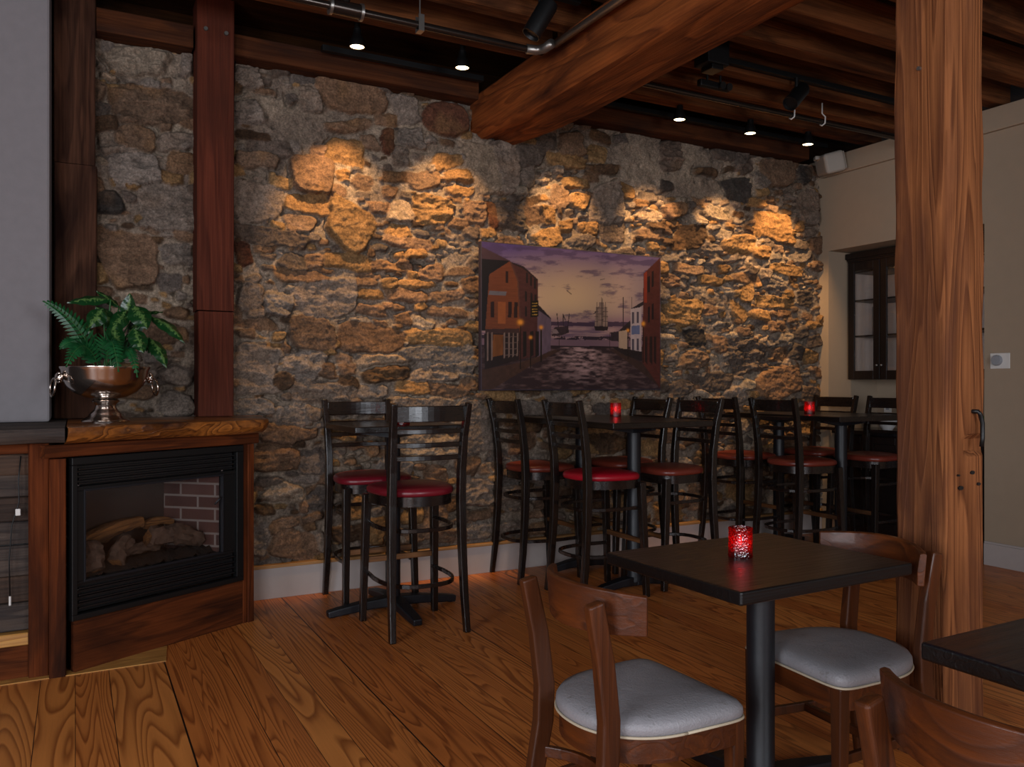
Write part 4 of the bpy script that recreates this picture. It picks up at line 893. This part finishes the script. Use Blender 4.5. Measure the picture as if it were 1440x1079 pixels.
    e = thing('painting', 'frameless canvas painting of a harbour street with tall ship at dusk', 'painting', (0, 0, 0))
    o = grid_mesh('picture', P, np.clip(img[::-1]*PAINT_GAIN, 0, 1), M['painting'], False); o.parent = e
    MB().box(x0_-.006, x1_+.006, y_+.001, y_+.042, z0_-.006, z1_+.006).build('canvas_edge', plain('dark canvas edge', srgb('#2a2230'), .7), e, bevel=.003)
PAINT_GAIN = .52
painting()
# ------------------------------------------------------------------ bar stools
def outline(wf, wr, d, pf, pr, n=56):
    """seat outline: front (+Y) squarer, rear rounder"""
    pts = []
    for i in range(n):
        a = 2*math.pi*i/n; c_, s_ = math.cos(a), math.sin(a)
        p = pf if s_ > 0 else pr
        x = math.copysign(abs(c_)**(2/p), c_); y = math.copysign(abs(s_)**(2/p), s_)
        w = wr+(wf-wr)*(y+1)/2
        pts.append((x*w/2, y*d/2))
    return pts
def cushion(ol, levels, crown):
    rs = []
    for k, z in levels: rs.append([(x*k, y*k, z+crown*(1-((x*k/.22)**2+(y*k/.22)**2)*.5 if k < .9 else 0)) for x, y in ol])
    return MB().rings(rs)
def make_stool(label, group):
    t = thing('bar_stool', label, 'bar stool', (0, 0, 0), 0, group)
    ol = outline(.48, .39, .425, 3.4, 2.4)
    cushion(ol, [(.93, .715), (.985, .72), (1.0, .73), (.995, .743), (.96, .753), (.87, .760), (.7, .766), (.45, .770), (.2, .772)], 0).build('seat', M['red_vinyl'], t, smooth=True)
    MB().rings([[(x*k, y*k, z) for x, y in ol] for k, z in ((.955, .665), (.955, .716), (.87, .716), (.87, .665), (.955, .665))], cap=False).build('seat_frame', M['stool_h'], t, smooth='angle')
    for s in (-1, 1):
        MB().sweep([(s*.212, .212, 0), (s*.206, .2, .3), (s*.198, .182, .70)], .04, .04, side=(1, 0, 0), taper=[.85, .95, 1.1]).build('leg', M['stool'], t, bevel=.004)
        P = [(s*.205, -.245, 0), (s*.2, -.222, .2), (s*.195, -.205, .45), (s*.192, -.198, .68), (s*.192, -.205, .85), (s*.196, -.228, 1.03), (s*.205, -.268, 1.2)]
        MB().sweep(P, .038, .042, side=(1, 0, 0), taper=[.85, .95, 1.05, 1.1, 1.05, .95, .8]).build('back_post', M['stool'], t, bevel=.005)
    def arc(z, y, b, n=12): return [(x, y-b*(1-(x/.19)**2), z) for x in [-.19+.38*i/n for i in range(n+1)]]
    MB().sweep(arc(1.145, -.252, .03), .017, .082, side=None).build('top_rail', M['stool_h'], t, bevel=.004)
    for z, y in ((1.055, -.232), (.985, -.22), (.918, -.21)):
        MB().sweep(arc(z, y, .028), .014, .026).build('slat', M['stool_h'], t, bevel=.003)
    def hoop(z, xf, yf, yr):
        pts = [(-xf, yf, z)]
        for i in range(17):
            a = math.pi*(1-i/16); pts.append(((xf+.012)*math.copysign(abs(math.cos(a))**.7, math.cos(a)), .06+(yr-.06)*abs(math.sin(a))**.75, z))
        pts.append((xf, yf, z)); return pts
    for z in (.545, .265):
        MB().sweep(hoop(z, .188, .19, -.235 if z < .4 else -.215), .014, .022).build('stretcher', M['stool_h'], t, bevel=.003)
    MB().sweep([(-.2, .2, .335), (.2, .2, .335)], .024, .03).build('footrest', M['footrest'], t, bevel=.004)['label'] = 'worn bare wood footrest'
    return t
GS = 'ladder back bar stools'
ST = [  # x, y, facing (rotation of local +Y), label, seat material
    (1.60, 4.125, 0, 'dark red seat bar stool seen from behind in front of the small high table', None),
    (1.565, 4.752, 180, 'bar stool against the stone wall behind the small square high table', None),
    (2.775, 4.83, -90, 'bar stool nearest the stone wall under left lower corner of the painting', 'warm_lit_vinyl'),
    (2.862, 4.225, -91, 'brightly lit red seat bar stool at left front of the first long high table', 'bright_lit_vinyl'),
    (3.46, 4.80, 90, 'bar stool half hidden behind the first long high table, against the wall', 'warm_lit_vinyl'),
    (3.46, 4.275, 90, 'dull red seat bar stool at right front of the first long high table', 'warm_lit_vinyl'),
    (4.62, 4.82, -90, 'warm lit red seat bar stool by the wall between the two long high tables', 'warm_lit_vinyl'),
    (4.63, 4.255, -90, 'warm lit red seat bar stool at left front of the farther long high table', 'warm_lit_vinyl'),
    (5.42, 4.82, 90, 'farthest bar stool in the corner behind the farther long high table', 'warm_lit_vinyl'),
    (5.42, 4.28, 90, 'bar stool partly hidden by the timber post, before the dark cabinets', 'warm_lit_vinyl')]
st0 = make_stool(ST[0][3], GS)
for i, (x, y, r, lab, mt) in enumerate(ST):
    o = st0 if i == 0 else copy_thing(st0, (x, y, 0), R(r), lab)
    o.location = (x, y, 0); o.rotation_euler = (0, 0, R(r))
    if mt:
        for ch in o.children:
            if ch.name.startswith('seat') and not ch.name.startswith('seat_frame'):
                ch.data = ch.data.copy(); ch.data.materials[0] = M[mt]

# ------------------------------------------------------------------ tables
def pedestal(t, x, y, top, cross=True, r=.04, along='X'):
    m = MB().lathe([(.05, .05), (.05, .075), (r, .085), (r, top-.012), (r, top-.01)], 24, c=(x, y, 0)); m.build('column', M['iron'], t, smooth='angle')
    m = MB()
    arms = [(1, 0), (-1, 0)] if along == 'X' else [(0, 1), (0, -1)]
    if cross: arms = [(1, 0), (-1, 0), (0, 1), (0, -1)]
    L = .385 if cross else .27
    for dx, dy in arms:
        P = [(x, y, .055), (x+dx*L*.4, y+dy*L*.4, .048), (x+dx*L*.85, y+dy*L*.85, .028), (x+dx*L, y+dy*L, .02)]
        m.sweep(P, .07, .05, taper=[1.2, 1, .85, .75])
        m.cyl((x+dx*(L-.03), y+dy*(L-.03), 0), (x+dx*(L-.03), y+dy*(L-.03), .02), .022)
    m.build('foot_cross', M['iron'], t, bevel=.008)
    m = MB()
    for dx, dy in ((1, 0), (-1, 0), (0, 1), (0, -1)):
        m.sweep([(x, y, top-.03), (x+dx*.2, y+dy*.2, top-.008)], .05, .03, taper=[1.3, .7])
    m.build('top_bracket', M['iron'], t)
t = thing('high_table', 'small square black high table between two bar stools by the stone wall', 'table', (1.615, 4.475, 0))
MB().box(-.315, .315, -.29, .295, 1.035, 1.07).build('tabletop', M['bartop'], t, bevel=.005); pedestal(t, 0, 0, 1.035)
for x, lab in ((3.125, 'long dark high table standing end on to the wall below the painting'), (5.02, 'farther long dark high table near the plaster corner and cabinets')):
    t = thing('high_table', lab, 'table', (x, 4.46, 0))
    MB().box(-.38, .38, -.56, .54, 1.032, 1.07).build('tabletop', M['bartop'], t, bevel=.005)
    pedestal(t, 0, -.25, 1.032, False, .043); pedestal(t, 0, .36, 1.032, False, .043)
t = thing('dining_table', 'black brown rectangular wooden dining table with red candle in front of the post', 'table', (1.90, 1.92, 0), R(1.6))
MB().box(-.364, .358, -.296, .298, .712, .75).build('tabletop', M['tabletop'], t, bevel=.006, seg=3); pedestal(t, .0, -.02, .712, True, .043)
t = thing('dining_table', 'black grained wooden dining table cut off by the photo edge at lower right', 'table', (1.97, .78, 0), R(.5))
MB().box(-.38, .38, -.35, .35, .712, .75).build('tabletop', M['tabletop_black'], t, bevel=.006, seg=3); pedestal(t, 0, 0, .712, True, .043)

for o in [q for q in bpy.data.objects if q.name.startswith('tabletop') and q.parent.name.startswith('dining')]:
    o.data.materials.append(M['table_edge'])
    for p in o.data.polygons: p.material_index = 1 if abs(p.normal.z) < .5 else 0
# ------------------------------------------------------------------ dining chairs
def make_chair(label):
    t = thing('dining_chair', label, 'chair', (0, 0, 0), 0, 'wooden dining chairs with padded seats')
    ol = outline(.445, .40, .43, 9, 2.2, 96)
    cushion(ol, [(.95, .408), (.995, .412), (1.01, .424), (1.005, .437), (.965, .449), (.86, .457), (.7, .461), (.45, .464), (.2, .465)], 0).build('seat', M['seat'], t, smooth=True)
    MB().tube([(x*1.008, y*1.008, .411) for x, y in ol]+[(ol[0][0]*1.008, ol[0][1]*1.008, .411)], .004, 6).build('piping', M['seat_pipe'], t, smooth=True)
    MB().rings([[(x*k, y*k, z) for x, y in ol] for k, z in ((.965, .342), (.965, .407), (.87, .407), (.87, .342), (.965, .342))], cap=False).build('seat_frame', M['chair'], t, smooth='angle')
    for s in (-1, 1):
        MB().sweep([(s*.188, .19, 0), (s*.188, .188, .2), (s*.187, .185, .407)], .042, .042, side=(1, 0, 0), taper=[.72, .85, 1.02]).build('leg', M['chair_leg'], t, bevel=.004)
        P = [(s*.155, -.262, 0), (s*.152, -.235, .2), (s*.15, -.205, .36), (s*.15, -.202, .46), (s*.152, -.220, .61), (s*.156, -.252, .762)]
        MB().sweep(P, .033, .052, side=(1, 0, 0), taper=[.8, .95, 1.05, 1.05, 1, .92]).build('back_post', M['chair_leg'], t, bevel=.007, seg=3)
    rs = []; n = 36
    for i in range(n+1):
        x = -.205+.41*i/n; q = (x/.205)**2; y = -.252+.10*q; dn = Vector((-.20*x/.205**2, 1, 0)).normalized()
        zt, zb = .79-.012*q, .668+.008*q
        ring = []
        for (k, z) in ((-.011, zb), (.009, zb), (.011, (zt+zb)/2), (.006, zt-.003), (-.004, zt), (-.013, zt-.004), (-.012, (zt+zb)/2)):
            off = dn*(k-.055*(z-.668)); ring.append((x+off.x, y+off.y+.028, z))
        rs.append(ring)
    MB().rings(rs).build('top_rail', M['chair'], t, smooth='angle', bevel=.002)
    for s in (-1, 1):
        MB().sweep([(s*.186, .185, .19), (s*.153, -.225, .19)], .017, .03).build('stretcher', M['chair_leg'], t, bevel=.003)
    MB().sweep([(x, -.215+.075*(1-(x/.155)**2), .275) for x in [-.155+.31*i/12 for i in range(13)]], .017, .03).build('stretcher', M['chair'], t, bevel=.003)
    MB().sweep([(-.17, -.02, .19), (.17, -.02, .19)], .017, .028).build('stretcher', M['chair'], t, bevel=.003)
    return t
CH = [(1.365, 1.835, -88, 'wooden dining chair with grey seat at the left side of the candle table'),
      (2.182, 1.84, 86, 'wooden dining chair with worn cream seat between candle table and timber post'),
      (1.455, .80, -88, 'wooden dining chair seen from behind at the cut off black table')]
c0 = make_chair(CH[0][3])
for i, (x, y, r, lab) in enumerate(CH):
    o = c0 if i == 0 else copy_thing(c0, (x, y, 0), R(r), lab)
    o.location = (x, y, 0); o.rotation_euler = (0, 0, R(r))

# ------------------------------------------------------------------ candles
def make_candle(label):
    t = thing('candle_holder', label, 'candle', (0, 0, 0), 0, 'ruby glass candle holders')
    MB().lathe([(.0001, 0), (.037, 0), (.0385, .004), (.0375, .01), (.037, .05), (.0365, .084), (.038, .088), (.038, .092), (.034, .094), (.033, .088), (.0325, .02), (.030, .009), (.0001, .007)], 40, cap=False).build('glass_cup', M['ruby'], t, smooth='angle')
    MB().lathe([(.0001, .0085), (.02, .0085), (.0205, .03), (.019, .032), (.0001, .031)], 24, cap=False).build('wax', M['wax'], t, smooth='angle')
    MB().cyl((0, 0, .03), (0, 0, .04), .001, n=6).build('wick', M['cord'], t)
    MB().lathe([(.0001, .036), (.0035, .041), (.0048, .047), (.004, .054), (.002, .062), (.0001, .068)], 12, cap=False).build('flame', M['flame'], t, smooth=True)
    return t
CN = [(1.862, 1.948, .7505, 'red glass candle holder lit on the black brown dining table'), (3.33, 4.70, 1.0705, 'red glass candle holder on the long high table below the painting'),
      (4.88, 4.38, 1.0705, 'red glass candle holder on the farther long high table near the corner'), (1.60, 4.28, 1.0705, 'red glass candle holder mostly hidden on the small square high table')]
k0 = make_candle(CN[0][3])
for i, (x, y, z, lab) in enumerate(CN):
    o = k0 if i == 0 else copy_thing(k0, (x, y, z), 0, lab)
    o.location = (x, y, z)
    L = bpy.data.lights.new('candle light', 'POINT'); L.energy = .015; L.color = (1, .35, .12); L.shadow_soft_size = .008
    lo = bpy.data.objects.new('candle_light', L); COL.objects.link(lo); lo.location = (x, y, z+.055)

# ------------------------------------------------------------------ niche cabinets
t = thing('wall_cabinet', 'dark glass door cabinet hung in the plaster niche', 'cabinet', (6.2, 4.28, 1.335))
X0, X1, Y0, Y1, Z1 = -.19, .195, -.66, .672, 1.08
m = MB(); m.box(X0, X1, Y1-.02, Y1, 0, Z1); m.box(X0, X1, Y0, Y0+.02, 0, Z1); m.box(X0, X1, Y0+.02, Y1-.02, 0, .03); m.box(X0, X1, Y0+.02, Y1-.02, Z1-.03, Z1); m.box(X0, X1, -.05, -.01, .03, Z1-.03)
m.build('carcass', M['cabinet'], t)
MB().box(X1-.012, X1-.002, Y0+.02, Y1-.02, .03, Z1-.03).build('back_panel', M['cab_inside'], t)
m = MB(); m.box(X0, X1-.012, Y1-.0225, Y1-.02, .03, Z1-.03); m.box(X0, X1-.012, Y0+.02, Y0+.0225, .03, Z1-.03); m.box(X0, X1-.012, -.0525, -.05, .03, Z1-.03); m.box(X0, X1-.012, -.01, -.0075, .03, Z1-.03); m.build('lining', M['cab_inside'], t)
m = MB(); m.box(X0-.022, X1, Y0, Y1, Z1-.06, Z1-.03); m.box(X0-.04, X1, Y0, Y1+.012, Z1-.03, Z1+.02); m.box(X0-.028, X1, Y0, Y1+.005, Z1-.045, Z1-.028); m.build('cornice', M['cabinet'], t, bevel=.004)
for z in (.37, .68, .93):
    MB().box(X0+.02, X1-.015, Y0+.02, Y1-.02, z, z+.014).build('shelf', M['cabinet'], t)
ys = [.672, .348, .012, -.324, -.66]
for k in range(4):
    a, b_ = ys[k+1]+.003, ys[k]-.003; w = .062
    m = MB(); m.box(X0-.02, X0-.001, a, a+w, .0, Z1-.06); m.box(X0-.02, X0-.001, b_-w, b_, .0, Z1-.06); m.box(X0-.02, X0-.001, a+w, b_-w, .0, .075); m.box(X0-.02, X0-.001, a+w, b_-w, Z1-.06-.075, Z1-.06)
    d = m.build('door', M['cabinet'], t, bevel=.003)
    MB().box(X0-.012, X0-.009, a+w, b_-w, .075, Z1-.135).build('pane', M['glass'], d)
    ky = a+.02 if k % 2 == 0 else b_-.02
    MB().lathe([(.0001, .02), (.009, .018), (.011, .01), (.006, .003), (.005, 0)], 14, M=Matrix.Translation((X0-.02, ky, .12)) @ Matrix.Rotation(R(-90), 4, 'Y')).build('knob', M['steel'], d, smooth=True)
v_ = thing('glass_vase', 'tall clear glass vase on the shelf inside the glass door cabinet', 'vase', (6.17, 4.79, 1.335+.385))
MB().lathe([(.0001, 0), (.045, 0), (.045, .25), (.042, .25), (.041, .012), (.0001, .012)], 24, cap=False).build('glass', M['vase_glass'], v_, smooth='angle')
v_ = thing('drinking_glass', 'small stemmed glass on the top shelf inside the glass door cabinet', 'glass', (6.17, 4.79, 1.335+.945))
MB().lathe([(.0001, 0), (.025, .002), (.004, .01), (.004, .03), (.02, .04), (.026, .06), (.024, .08), (.022, .08), (.02, .045), (.0001, .036)], 20, cap=False).build('glass', M['vase_glass'], v_, smooth=True)
t = thing('base_cabinet', 'black brown base cabinet with small knobs standing in the niche', 'cabinet', (6.1, 4.28, 0))
MB().box(-.255, .29, -.68, .68, .08, .868).box(-.2, .29, -.68, .68, 0, .08).build('carcass', M['cabinet'], t)
ys = [.675, .345, .012, -.32, -.675]
for k in range(4):
    a, b_ = ys[k+1]+.003, ys[k]-.003
    m = MB(); ringp = m.box(-.277, -.257, a, a+.06, .1, .86); m.box(-.277, -.257, b_-.06, b_, .1, .86); m.box(-.277, -.257, a+.06, b_-.06, .1, .16); m.box(-.277, -.257, a+.06, b_-.06, .8, .86); m.box(-.268, -.258, a+.06, b_-.06, .16, .8)
    d = m.build('door', M['cabinet'], t, bevel=.003)
    ky = a+.028 if k % 2 == 0 else b_-.028
    MB().lathe([(.0001, .02), (.010, .018), (.012, .01), (.006, .003), (.005, 0)], 14, M=Matrix.Translation((-.277, ky, .58)) @ Matrix.Rotation(R(-90), 4, 'Y')).build('knob', M['steel'], d, smooth=True)
tag(MB().box(5.80, 6.395, 3.595, 4.965, .87, .905).build('countertop', M['counter'], bevel=.004), 'dark countertop on the base cabinet in the niche', 'countertop')
v_ = thing('serving_bowl', 'pale bowl on the dark counter under the glass door cabinet', 'bowl', (6.05, 4.6, .9055))
MB().lathe([(.0001, 0), (.04, 0), (.045, .01), (.075, .05), (.085, .085), (.081, .085), (.07, .05), (.04, .016), (.0001, .014)], 28, cap=False).build('bowl', M['white_china'], v_, smooth='angle')
v_ = thing('fruit_jar', 'green and yellow objects in a glass jar on the dark counter behind the post', 'jar', (6.02, 3.765, .9055))
MB().lathe([(.0001, 0), (.06, 0), (.062, .15), (.058, .15), (.056, .008), (.0001, .008)], 28, cap=False).build('jar', M['vase_glass'], v_, smooth='angle')
for x, y, z, mt in ((-.02, .015, .036, 'lemon'), (.022, -.012, .038, 'lime'), (-.005, -.03, .06, 'lemon'), (.0, .02, .085, 'lime'), (-.01, -.018, .105, 'lime'), (.02, .01, .125, 'lime')):
    MB().lathe([(.0001, -.028), (.016, -.022), (.025, 0), (.016, .022), (.0001, .03)], 16, c=(x, y, z), cap=False).build('fruit', M[mt], v_, smooth=True, sub=1)
v_ = thing('dimmer_switch', 'white square wall plate with round grey knob on the plaster wall', 'switch', (5.77, 3.475, 1.46))
MB().box(-.006, 0, -.07, .07, -.055, .055).build('plate', M['white_plastic'], v_, bevel=.003)
MB().lathe([(.038, 0), (.038, .012), (.033, .022), (.0001, .023)], 32, M=Matrix.Translation((-.006, .018, .004)) @ Matrix.Rotation(R(-90), 4, 'Y'), cap=False).build('knob', M['grey_plastic'], v_, smooth='angle')
v_ = thing('outlet_plate', 'pale outlet plate on the niche back wall above the counter', 'outlet', (6.4, 4.86, 1.1))
MB().box(-.006, 0, -.038, .038, -.058, .058).build('plate', M['white_plastic'], v_, bevel=.003)
m = MB()
for z in (-.022, .022): m.box(-.008, -.005, -.015, .015, z-.013, z+.013)
m.build('socket', M['grey_plastic'], v_)

# ------------------------------------------------------------------ light
def spot(x, y, z, tx, ty, tz, e, size, blend, col):
    L = bpy.data.lights.new('spot', 'SPOT'); L.energy = e; L.color = col; L.spot_size = R(size); L.spot_blend = blend; L.shadow_soft_size = .022
    o = bpy.data.objects.new('spot', L); COL.objects.link(o); o.location = (x, y, z)
    o.rotation_euler = (Vector((tx-x, ty-y, tz-z))).to_track_quat('-Z', 'Y').to_euler(); return o
for (x, _), (tx, e) in zip(SPX, SPOT_E):
    yy = 4.50 if x < 2.5 else 4.62
    spot(x, yy, 3.19 if x < 2.5 else 3.175, tx, 5.06, 2.22, e*SPOT_W, 57, .65, (1, .60, .26))
def area(x, y, z, rot, sx, sy, e, col):
    L = bpy.data.lights.new('daylight', 'AREA'); L.shape = 'RECTANGLE'; L.size = sx; L.size_y = sy; L.energy = e; L.color = col
    o = bpy.data.objects.new('daylight', L); COL.objects.link(o); o.location = (x, y, z); o.rotation_euler = rot; return o
for (a, b_), e in zip(WIN, DAY_E):
    area((a+b_)/2, -2.70, 1.75, (R(90), 0, R(180) if False else 0), b_-a-.14, 1.7, e, (.87, .92, 1))
area(-3.13, (SY0+SY1)/2, 1.75, (R(90), 0, R(-90)), SY1-SY0-.14, 1.9, SIDE_E, (.87, .92, 1))
w = bpy.data.worlds.new('world'); sc.world = w; w.use_nodes = True
bg = w.node_tree.nodes['Background']; bg.inputs[0].default_value = (.75, .85, 1, 1); bg.inputs[1].default_value = .35

# ------------------------------------------------------------------ camera
cam = bpy.data.cameras.new('camera'); co = bpy.data.objects.new('camera', cam); COL.objects.link(co)
co.location = (0, 0, 1.3); co.rotation_euler = (R(90), 0, R(-28.1)); cam.sensor_width = 36; cam.lens = 1150/1440*36; cam.clip_start = .05
sc.camera = co
sc.view_settings.view_transform = 'Standard'; sc.view_settings.look = 'None'; sc.view_settings.exposure = EXPO; sc.view_settings.gamma = 1
sc.view_settings.use_curve_mapping = False
try:
    sc.cycles.use_denoising = True; sc.cycles.max_bounces = 8; sc.cycles.transparent_max_bounces = 12; sc.cycles.sample_clamp_indirect = 4
except Exception: pass
